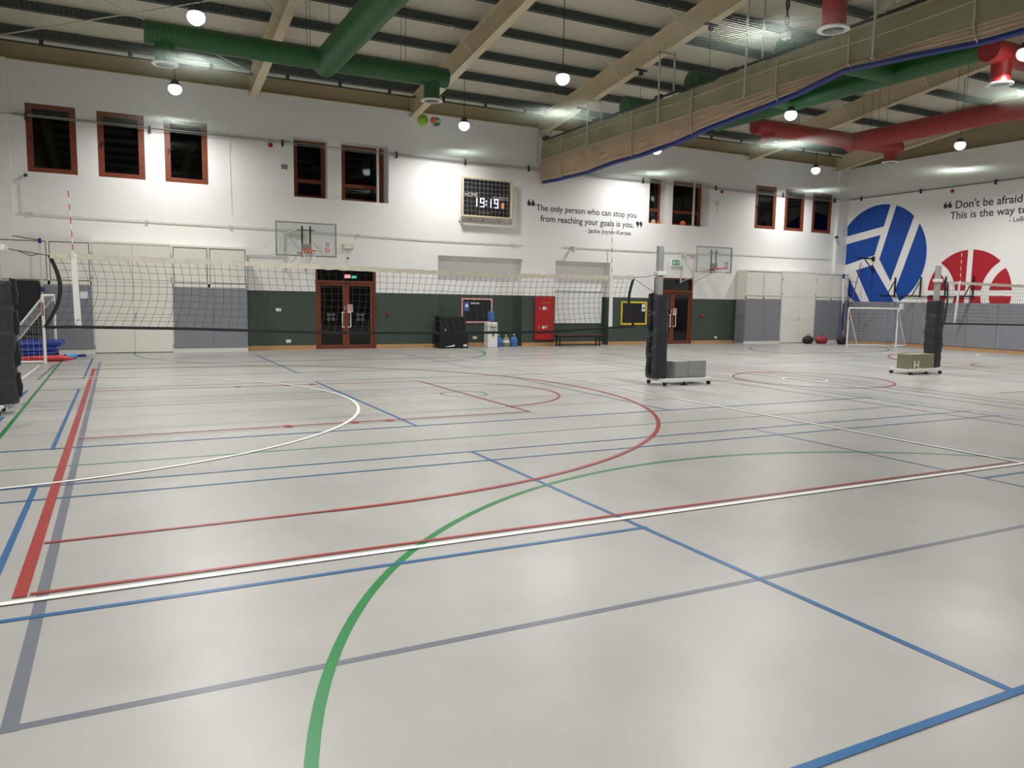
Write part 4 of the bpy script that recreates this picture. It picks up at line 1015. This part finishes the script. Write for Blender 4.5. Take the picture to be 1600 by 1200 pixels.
# ============================================================ BASKETBALL HOOPS
def hoop(lab, cx, yb, wall_attach, rimmat, w_=1.8, zb=2.90, h_=1.0, sign_dx=.6):
    t = thing('basketball_hoop', (cx, YB, zb), lab, 'basketball hoop', None)
    x0, x1, z0, z1 = cx - w_ / 2, cx + w_ / 2, zb, zb + h_
    f = MB().box(x0, yb - .02, z0, x0 + .035, yb + .02, z1).box(x1 - .035, yb - .02, z0, x1, yb + .02, z1).box(x0 + .035, yb - .02, z1 - .035, x1 - .035, yb + .02, z1).box(x0 + .035, yb - .02, z0, x1 - .035, yb + .02, z0 + .035)
    f.build('board_frame', 'steel', t, bevel=.004)
    MB().box(x0 + .03, yb - .006, z0 + .03, x1 - .03, yb + .006, z1 - .03).build('backboard', 'clear', t)
    # support frame to the wall
    s = MB()
    for dx in (-.12, .12): s.box(cx + dx - .02, yb + .02, z0 - .02, cx + dx + .02, yb + .06, z1 - .1)
    s.build('mounting_bar', 'darkmetal', t)
    s = MB()
    for dx in (-.33, .33):
        s.tube([(cx + dx * .6, yb + .06, z1 - .22), (cx + dx, YB - .05, z1 - .22)], .02, 8).tube([(cx + dx * .6, yb + .06, z0 + .1), (cx + dx, YB - .05, z0 - .35)], .016, 8)
        s.tube([(cx + dx * .6, yb + .06, z0 + .1), (cx + dx, YB - .05, z1 - .22)], .018, 8)
        s.box(cx + dx - .02, YB - .04, z0 - .4, cx + dx + .02, YB - .001, z1 - .15)
    s.tube([(cx - .27, yb + .06, z1 - .22), (cx + .27, yb + .06, z1 - .22)], .026, 8).tube([(cx - .27, yb + .06, z0 + .1), (cx + .27, yb + .06, z0 + .1)], .026, 8)
    s.box(cx - .36, YB - .06, z1 - .26, cx + .36, YB - .001, z1 - .16)
    s.build('wall_support', 'offwhite', t)
    MB().box(cx - .14, yb - .03, z0 + .12, cx + .14, yb - .0, z0 + .36).build('rim_plate', 'steel', t)
    rz = z0 + .15; ry = yb - .15 - .225; rim = MB()
    rim.tube([(cx + .225 * math.cos(2 * PI * k / 28), ry + .225 * math.sin(2 * PI * k / 28), rz) for k in range(29)], .012, 8, cap=False)
    rim.tube([(cx - .1, yb - .03, rz - .1), (cx - .12, ry + .2, rz)], .012, 6).tube([(cx + .1, yb - .03, rz - .1), (cx + .12, ry + .2, rz)], .012, 6).box(cx - .09, ry + .2, rz - .04, cx + .09, yb - .03, rz + .015)
    rim.build('rim', rimmat, t, smooth=True)
    nn = MB()
    for k in range(12):
        for s_ in (1, -1):
            pts = []
            for j in range(7):
                a = 2 * PI * (k / 12 + s_ * j / 24); r_ = .222 - .085 * (j / 6) ** .8; pts.append((cx + r_ * math.cos(a), ry + r_ * math.sin(a), rz - .42 * j / 6))
            nn.tube(pts, .0045, 4, cap=False)
    nn.build('net', 'white', t)
    sx = cx + sign_dx; sg = MB().box(sx, yb - .022, z0 + .1, sx + .24, yb - .018, z0 + .47); sg.cur = 1
    for k in range(3): sg.box(sx + .05, yb - .025, z0 + .33 + k * .04, sx + .19, yb - .022, z0 + .35 + k * .04)
    sg.cur = 2; sg.tube([(sx + .12 + .07 * math.cos(2 * PI * k / 20), yb - .026, z0 + .21 + .07 * math.sin(2 * PI * k / 20)) for k in range(21)], .009, 5, cap=False); sg.tube([(sx + .075, yb - .026, z0 + .255), (sx + .165, yb - .026, z0 + .165)], .008, 5)
    sg.build('warning_sign', ['paper', 'greyprint', 'redprint'], t)
hoop('clear basketball backboard with an orange rim beside the glass double doors', 5.14, 23.65, True, 'orange', sign_dx=.5)
hoop('clear basketball backboard with a red rim above the green wall near the cabinets', 21.0, 23.75, True, 'redrim', sign_dx=.5)

# ============================================================ SMALL WALL FITTINGS
t = thing('emergency_light', (6.85, YB, 3.26), 'cream emergency light box on the wall above the glass double doors', 'emergency light')
MB().box(6.66, YB - .08, 3.26, 7.03, YB - .002, 3.44).build('casing', 'cream_steel', t, bevel=.02); MB().box(6.72, YB - .085, 3.29, 6.97, YB - .08, 3.40).build('diffuser', 'white', t)
MB().tube([(6.85, YB - .02, 3.26), (6.85, YB - .02, 2.72)], .008, 6).build('cable', 'white', t); MB().sphere((6.85, YB - .03, 2.98), .03, 10).build('cable_clip', 'darkmetal', t)
t = thing('exit_sign', (20.4, YB, 3.18), 'green and white emergency exit sign above the second glass doors', 'sign')
MB().box(20.14, YB - .07, 3.17, 20.68, YB, 3.43).build('casing', 'white', t, bevel=.01)
b = MB().box(20.16, YB - .074, 3.22, 20.54, YB - .071, 3.42); b.build('green_face', 'exit_green', t)
b = MB()   # running figure, arrow and doorway
b.box(20.20, YB - .077, 3.25, 20.27, YB - .0745, 3.39); b.add([(20.30, YB - .0765, 3.32), (20.36, YB - .0765, 3.38), (20.36, YB - .0765, 3.26)], [(0, 1, 2)]); b.box(20.35, YB - .077, 3.305, 20.39, YB - .0745, 3.335)
b.prism([(20.42, 3.25), (20.44, 3.25), (20.47, 3.31), (20.50, 3.27), (20.52, 3.28), (20.48, 3.36), (20.51, 3.34), (20.52, 3.35), (20.47, 3.38), (20.43, 3.34), (20.44, 3.33), (20.46, 3.35)], 'y', YB - .077, YB - .0745)
b.add([(20.485 + .016 * math.cos(2 * PI * k / 12), YB - .0765, 3.40 + .016 * math.sin(2 * PI * k / 12)) for k in range(12)], [tuple(range(12))])
b.build('pictogram', 'paper', t)
t = thing('security_camera', (15.34, YB, 3.7), 'grey security camera hanging from the conduit above the recess', 'camera')
MB().tube([(15.4, YB - .1, 3.70), (15.34, YB - .26, 3.56)], .06, 12).build('camera_body', 'steel', t, smooth=True); MB().tube([(15.40, YB - .001, 3.70), (15.40, YB - .12, 3.70)], .025, 8).build('bracket', 'steel', t); MB().tube([(15.34, YB - .26, 3.56), (15.335, YB - .29, 3.54)], .052, 12).build('camera_lens', 'white', t, smooth=True)
t = thing('security_camera', (29.35, YB - .2, 4.78), 'small black camera on the corner pilaster beside the mural wall', 'camera')
MB().tube([(29.40, YB - .18, 4.8), (29.22, YB - .3, 4.76)], .05, 10).build('camera_body', 'black', t, smooth=True); MB().box(29.45, YB - .2, 4.77, 29.5, YB - .16, 4.83).build('bracket', 'black', t)
t = thing('security_camera', (-2.05, YB, 4.9), 'small dark camera on the far wall beneath the first brown window', 'camera')
MB().tube([(-2.07, YB - .03, 4.88), (-2.07, YB - .14, 4.86)], .045, 10).build('camera_body', 'darkmetal', t, smooth=True); MB().box(-2.09, YB - .03, 4.86, -2.05, YB, 4.9).build('bracket', 'white', t)
def conduit(pts, r, lab, boxes=(), nm='conduit', m='offwhite'):
    t = thing(nm, pts[0], lab, 'pipe'); MB().tube(pts, r, 8).build('pipe_run', m, t, smooth=True)
    for (x, z) in boxes: MB().box(x - .04, YB - .06, z - .04, x + .04, YB - .001, z + .04).build('junction_box', m, t, bevel=.006)
yy = YB - .03
conduit([(-2.3, yy, 3.86), (-1.2, yy, 3.83), (4.35, yy, 3.80), (9.6, yy, 3.70), (13.3, yy, 3.70)], .013, 'pale conduit crossing the wall above the hoop with the orange rim', [(-2.0, 3.85), (.9, 3.82), (3.2, 3.8), (7.2, 3.74), (12.9, 3.70)])
conduit([(15.0, yy, 3.72), (18, yy, 3.72), (21.5, yy, 3.74), (23.2, yy, 3.78), (29.3, yy, 3.80)], .013, 'pale conduit crossing the wall behind the hoop with the red rim', [(23.3, 3.78), (22.9, 3.79)])
conduit([(3.6, yy, 2.96), (4.9, yy, 2.96)], .015, 'short low conduit between the cabinet and the orange rim hoop')
conduit([(-2.2, yy, 4.85), (-2.18, yy, 3.9)], .012, 'thin vertical conduit dropping from the corner camera', m='white')
conduit([(3.25, yy, 6.3), (3.22, yy, 5.9), (3.25, yy, 4.2)], .006, 'thin vertical wall cable between the high windows', m='white')
conduit([(17.05, yy, 3.72), (17.06, yy, 3.2)], .012, 'short vertical conduit above the recess with the bench')
def socket(x, z, lab, w_=.16, y=YB):
    t = thing('wall_socket', (x, y, z), lab, 'socket'); MB().box(x - w_ / 2, y - .012, z - .05, x + w_ / 2, y, z + .05).build('face_plate', 'white', t, bevel=.004)
    for dx in (-.04, .04): MB().box(x + dx - .012, y - .016, z + .01, x + dx + .012, y - .012, z + .035).build('rocker', 'offwhite', t)
socket(4.6, 1.27, 'white double switch on the green wall between cabinet and glass doors'); socket(4.9, .27, 'white socket low on the green wall between cabinet and glass doors')
socket(11.62, .31, 'white socket low in the recess under the pink framed board', y=YB + .37); socket(22.68, .26, 'white socket low on the green wall below the hoop with the red rim', .12)
t = thing('intercom_plate', (4.83, YB, 5.7), 'small grey double plate high on the wall beside the recessed window', 'plate')
MB().box(4.76, YB - .015, 5.66, 4.84, YB, 5.80).build('cover', 'greyprint', t, bevel=.004); MB().box(4.86, YB - .015, 5.66, 4.94, YB, 5.80).build('cover', 'greyprint', t, bevel=.004)
t = thing('white_plate', (22.35, YB, 5.9), 'pair of small white plates on the wall below the red alarm', 'plate')
MB().box(22.35, YB - .02, 5.72, 22.5, YB, 5.92).build('cover', 'offwhite', t, bevel=.004); MB().box(22.42, YB - .02, 5.52, 22.5, YB, 5.6).build('cover', 'offwhite', t, bevel=.004)

# notice boards
def noticeboard(x0, x1, z0, z1, y, fm, lab, extra):
    t = thing('notice_board', ((x0 + x1) / 2, y, z0), lab, 'notice board'); k = .055
    MB().box(x0 + .02, y - .02, z0 + .02, x1 - .02, y - .001, z1 - .02).build('panel', 'boardblack', t)
    MB().box(x0, y - .035, z0, x0 + k, y - .001, z1).box(x1 - k, y - .035, z0, x1, y - .001, z1).box(x0 + k, y - .035, z1 - k, x1 - k, y - .001, z1).box(x0 + k, y - .035, z0, x1 - k, y - .001, z0 + k).build('frame', fm, t, bevel=.004)
    extra(t, y - .022)
def ex1(t, y):
    b = MB().box(11.18, y - .003, 1.28, 11.36, y, 1.60); b.cur = 1; b.box(11.22, y - .005, 1.42, 11.33, y - .003, 1.52); b.build('poster', ['bluepaper', 'paper'], t)
    b = MB()
    for k in range(6): b.box(11.44 + k * .058, y - .003, 1.53 + .006 * (k % 2), 11.485 + k * .058, y, 1.585)
    b.build('title_strip', 'paper', t)
def ex2(t, y):
    b = MB().box(18.76, y - .003, 1.33, 18.92, y, 1.62); b.cur = 1; b.box(18.78, y - .005, 1.42, 18.90, y - .003, 1.5); b.build('poster', ['paper', 'bluepaper'], t)
noticeboard(11.07, 12.30, .85, 1.74, YB + .37, 'pink', 'black notice board with a pink frame in the recess behind the water dispenser', ex1)
noticeboard(17.76, 19.0, .80, 1.71, YB, 'yellow', 'black notice board with a yellow frame beside the second glass doors', ex2)
t = thing('whiteboard', (15.9, YB + .37, .84), 'large plain white board in the recess above the low bench', 'board')
MB().box(14.95, YB + .335, .84, 17.08, YB + .369, 2.07).build('panel', 'white', t, bevel=.004); MB().box(14.95, YB + .32, 2.05, 17.08, YB + .369, 2.08).build('top_trim', 'steel', t)

# fire hose cabinet
t = thing('fire_hose_cabinet', (14.25, YB, .24), 'tall red fire hose cabinet on the green wall beside the white board', 'fire cabinet')
MB().box(13.87, YB - .10, .24, 14.65, YB - .001, 1.84).build('casing', 'red', t, bevel=.01)
for (a, b_) in ((.98, 1.80), (.46, .95)):
    d = MB().box(13.97, YB - .115, a, 14.62, YB - .10, b_).build('door', 'red', t, bevel=.006)
    zc = a + (b_ - a) * .52
    MB().box(14.16, YB - .118, zc - .06, 14.27, YB - .1155, zc + .06).build('white_label', 'paper', d); MB().box(14.29, YB - .118, zc - .05, 14.36, YB - .1155, zc + .04).build('side_label', 'led_pink' if False else 'pink', d)
    MB().box(13.99, YB - .13, zc - .05, 14.03, YB - .115, zc + .05).build('latch', 'metal', d)
    b = MB()
    for k in range(8): b.box(14.13 + k * .042, YB - .118, b_ - .2, 14.16 + k * .042, YB - .1155, b_ - .175)
    b.build('lettering', 'goldprint', d)

# bench
t = thing('bench', (15.65, 25.0, 0), 'low dark bench with a maroon top in front of the recess with the white board', 'bench')
MB().box(14.62, 24.82, .39, 16.6, 25.16, .43).build('seat', 'bench_top', t, bevel=.01)
MB().box(14.66, 24.85, .35, 16.56, 24.88, .39).box(14.66, 25.10, .35, 16.56, 25.13, .39).box(14.66, 24.86, .04, 16.56, 24.89, .07).box(14.66, 25.1, .04, 16.56, 25.13, .07).build('rail', 'black', t)
for x in (14.72, 16.48):
    for y in (24.87, 25.11): MB().box(x - .02, y - .02, 0, x + .02, y + .02, .38).build('leg', 'black', t)
# black boxes (speaker cases)
t = thing('black_case', (10.35, 24.95, 0), 'black equipment case on the floor, lower of the stacked pair', 'case', 'stacked black cases')
MB().box(9.86, 24.72, 0, 10.92, 25.2, .52).build('body', 'black', t, bevel=.02)
MB().prism([(10.05, .06), (10.3, .1), (10.38, .13), (10.42, .08), (10.3, .06)], 'y', 24.708, 24.722).build('white_logo', 'paper', t); MB().box(10.74, 24.708, .06, 10.77, 24.722, .14).box(10.79, 24.708, .06, 10.86, 24.722, .14).build('corner_print', 'paper', t)
t = thing('black_case', (10.3, 24.95, .52), 'black equipment case resting on top of the other', 'case', 'stacked black cases')
MB().box(9.86, 24.74, .52, 10.83, 25.2, 1.10).build('body', 'black', t, bevel=.02); MB().box(10.05, 24.728, .6, 10.09, 24.742, .68).build('latch', 'metal', t); MB().box(10.7, 24.728, .82, 10.76, 24.742, .84).build('side_handle', 'darkmetal', t)
# water dispenser with bottle
t = thing('water_dispenser', (11.95, 25.05, 0), 'white floor standing water dispenser beside the pink framed board', 'water dispenser')
MB().box(11.76, 24.88, 0.0, 12.14, 25.24, .90).build('body', 'white', t, bevel=.02); MB().box(11.79, 24.865, .62, 12.11, 24.885, .84).build('tap_panel', 'offwhite', t, bevel=.004)
for x in (11.86, 11.95, 12.04): MB().box(x - .015, 24.83, .70, x + .015, 24.868, .74).build('tap', 'darkmetal', t, bevel=.004)
MB().box(11.92, 24.872, .40, 12.0, 24.880, .50).build('round_label', 'greyprint', t); MB().box(11.83, 24.83, .60, 12.07, 24.87, .63).build('drip_tray', 'metal', t)
def wbottle(x, y, z, lab, m='bottle', inv=False, s=1.0):
    t = thing('water_bottle', (x, y, z), lab, 'bottle', None if inv else None)
    pr = [(0.02, 0), (.13, .005), (.135, .03), (.13, .1), (.135, .12), (.13, .2), (.135, .23), (.13, .29), (.10, .34), (.03, .38), (.028, .44)]
    if inv: pr = [(r, .40 - zz) for r, zz in reversed(pr)]; pr = [(r, zz) for r, zz in pr if zz >= 0.02]; pr = [(.03, 0.0)] + pr
    MB().lathe(x, y, [(r * s, z + zz * s) for r, zz in pr], 20).build('shell', m, t, smooth=True)
    if not inv: MB().lathe(x, y, [(.034 * s, z + .43 * s), (.034 * s, z + .46 * s), (0, z + .462 * s)], 12).build('cap', 'white', t, smooth=True)
    MB().lathe(x, y, [(.137 * s, z + .15 * s), (.138 * s, z + .16 * s), (.138 * s, z + .24 * s), (.137 * s, z + .25 * s)], 20).build('label_band', 'bluepaper' if m == 'bottle' else 'paper', t, smooth=True)
wbottle(11.95, 25.05, .90, 'blue water bottle upturned on top of the white dispenser', inv=True, s=.95)
wbottle(12.36, 25.25, 0, 'blue water bottle on the floor next to the white dispenser', s=.95); wbottle(12.68, 25.30, 0, 'amber tinted water bottle on the floor between two blue ones', 'bottle_green', s=.95); wbottle(12.98, 25.25, 0, 'blue water bottle on the floor in the recess corner, furthest from the dispenser', s=1.0)

# ============================================================ MATS, POLES AND BAGS NEAR THE GOALS
o = MB().box(-2.5, 24.35, 0, -1.80, 24.62, 2.02).build('crash_mat', 'black', bevel=.04, org=(-2.15, 24.5, 0)); tag(o, 'tall black crash mat standing on end behind the small goal', 'mat')
for i, (x0, x1, y0, y1, z0, z1, r, m_, l) in enumerate([
    (-2.60, -1.35, 22.5, 23.8, .02, .12, .05, 'blue_mat', 'blue gym mat, lowest of the pile inside the small goal'), (-2.52, -1.42, 22.45, 23.75, .125, .23, -.06, 'blue_mat', 'blue gym mat, second from the floor in the pile inside the small goal'),
    (-2.44, -1.40, 22.5, 23.8, .235, .35, .04, 'blue_mat', 'blue gym mat, third from the floor in the pile inside the small goal'), (-2.33, -1.25, 22.55, 23.8, .355, .47, -.03, 'blue_mat', 'blue gym mat on top of the pile inside the small goal')]):
    b = MB(); cx, cy = (x0 + x1) / 2, (y0 + y1) / 2; b.T = Matrix.Translation((cx, cy, 0)) @ Matrix.Rotation(r, 4, 'Z') @ Matrix.Translation((-cx, -cy, 0))
    b.box(x0, y0, z0, x1, y1, z1); tag(b.build('gym_mat', m_, bevel=.03, org=(cx, cy, z0)), l, 'mat', 'blue gym mats piled in the goal')
tag(MB().tube([(-1.20, 22.75, .075), (-0.98, 22.95, .075)], .07, 12).build('foam_roll', 'lightblue', smooth=True, org=(-1.1, 22.8, 0)), 'light blue foam roll lying at the open side of the mat pile', 'foam roll')
b = MB(); b.tube([(-2.2, 22.2, .075), (-1.7, 22.25, .08), (-1.25, 22.3, .08), (-1.0, 22.35, .06)], [.05, .075, .075, .03], 12); tag(b.build('training_cone', 'redfoam', smooth=True, org=(-1.6, 22.25, 0)), 'red foam cone lying on the floor at the goal post', 'cone')
tag(MB().tube([(-1.35, 23.3, .05), (-.85, 23.7, .03)], .03, 8).tube([(-.9, 23.66, .03), (-.78, 23.75, .03)], .045, 8).build('blue_pole', 'pole_blue', smooth=True, org=(-1.1, 23.5, 0)), 'dark blue pole lying on the floor past the mat pile', 'pole')
t = thing('badminton_post', (-1.74, 24.25, 0), 'slim white badminton post with blue collars standing behind the small goal', 'post')
MB().tube([(-1.74, 24.25, .02), (-1.74, 24.25, 3.02)], .022, 8).build('pole', 'offwhite', t, smooth=True)
for z in (1.72, 3.0): MB().tube([(-1.74, 24.25, z), (-1.74, 24.25, z + .13)], .04, 10).build('collar', 'pole_blue', t, smooth=True)
MB().tube([(-1.74, 24.25, 3.08), (-2.05, 24.25, 3.12), (-2.35, 24.25, 3.17)], .012, 6).build('hook_cord', 'cord', t); MB().box(-1.79, 24.15, 0, -1.63, 24.34, .03).build('foot', 'darkmetal', t)
t = thing('badminton_post', (29.35, 24.55, 0), 'white and blue post standing in the mural corner behind the goal', 'post')
MB().tube([(29.4, 24.5, .02), (29.35, 24.6, 3.0)], .035, 8).build('pole', 'white', t, smooth=True); MB().tube([(29.35, 24.6, 2.9), (29.35, 24.6, 3.1)], .05, 10).build('collar', 'pole_blue', t, smooth=True)
MB().tube([(29.39, 24.52, .1), (29.38, 24.54, 1.8)], .042, 8).build('sleeve', 'pole_blue', t, smooth=True)
MB().tube([(29.36, 24.58, 2.95), (29.6, 24.3, 2.75), (29.75, 24.1, 2.7)], .008, 6).tube([(29.36, 24.58, 2.6), (29.65, 24.2, 2.2), (29.8, 24.0, 2.3)], .006, 6).build('net_cord', 'cord', t); MB().box(29.25, 24.38, 0, 29.55, 24.62, .03).build('foot', 'darkmetal', t)
t = thing('red_pole', (29.2, 23.9, 0), 'thin red brown pole leaning in the mural corner behind the goal', 'pole')
MB().tube([(28.75, 23.95, .02), (29.95, 24.2, 3.62)], .02, 8).build('shaft', 'pole_red', t, smooth=True); MB().sphere((28.75, 23.95, .03), .03, 8).build('tip', 'rubber', t)
for (x, y, r, m_, l) in ((27.0, 24.3, .22, 'bag1', 'dark bag on the floor beside the cabinets in the mural corner'), (27.72, 24.2, .25, 'bag2', 'red and dark patterned bag on the floor behind the goal'), (28.3, 23.6, .20, 'bag1', 'dark bag on the floor behind the goal net')):
    t = thing('sports_bag', (x, y, 0), l, 'bag'); b = MB(); b.sphere((0, 0, 0), 1, 18)
    b.v = [(x + p[0] * r * 1.35 * (1 + .15 * noise.noise((p[0] * 2, p[1] * 2, p[2] * 2 + x))), y + p[1] * r * .8, max(.0, .16 + p[2] * .19 * (1 + .25 * noise.noise((p[0] * 3 + x, p[1] * 3, 0))))) for p in b.v]
    b.build('bag_body', m_, t, smooth=True); MB().tube([(x - .12, y, .30), (x - .06, y - .02, .42), (x + .06, y - .02, .42), (x + .12, y, .30)], .012, 6).build('bag_handle', 'cord', t, smooth=True)
# brackets on the mural wall
def bracket(y, z, L, down, lab):
    t = thing('wall_bracket', (XR, y, z), lab, 'bracket', 'black brackets on the mural wall')
    xw = XR - .055 if z < 1.9 else XR - .01
    MB().box(XR - L, y - .03, z - .03, XR - .01, y + .03, z + .03).build('arm', 'black', t)
    if down:
        MB().tube([(XR - L * .55, y, z), (XR - .03, y, z - .5)], .026, 8).build('brace', 'black', t); MB().box(XR - .05, y - .07, z - .1, XR - .001, y + .07, z + .1).build('wall_plate', 'black', t); MB().box(XR - .05, y - .07, z - .58, XR - .001, y + .07, z - .42).build('wall_plate', 'black', t)
    else:
        MB().box(XR - .05, y - .025, z - .05, XR - .001, y + .025, z + .80).build('upright', 'black', t); MB().tube([(XR - L * .55, y, z), (XR - .03, y, z + .68)], .024, 8).build('brace', 'black', t)
bracket(23.68, 3.78, 1.1, True, 'high black bracket arm over the goal on the blue volleyball mural')
for y, l in ((22.5, 'black triangular bracket on the blue mural, directly beyond the goal corner'), (21.3, 'black triangular bracket where the blue volleyball mural ends'), (20.2, 'black triangular bracket on the red mural beside the padded post'), (19.05, 'black triangular bracket on the red mural behind the second net')):
    bracket(y, 2.14, 1.0, False, l)
tag(MB().tube([(XR - .06, 22.7, 2.13), (XR - .06, 18.95, 2.13)], .02, 8).build('bracket_rail', 'black', smooth=True, org=(XR - .06, 20.8, 2.13)), 'thin black rail joining the triangular brackets on the mural wall', 'rail')

# balls caught on the overhead net
for (x, y, r, m_, l) in BALLS:
    if m_ == 'ball_green':
        t = thing('net_ball', (x, y, NET_Z), l, 'ball', 'balls caught on the overhead net'); MB().sphere((x, y, NET_Z + r), r).build('shell', m_, t, smooth=True)
        MB().lathe(x, y, [(r * .93, NET_Z + r * .7), (r * 1.012, NET_Z + r * .95), (r * 1.012, NET_Z + r * 1.1), (r * .95, NET_Z + r * 1.3)], 20).build('white_band', 'white', t, smooth=True)
    else:
        tag(MB().sphere((x, y, NET_Z + r), r).build('net_ball', m_, smooth=True, org=(x, y, NET_Z)), l, 'ball', 'balls caught on the overhead net')
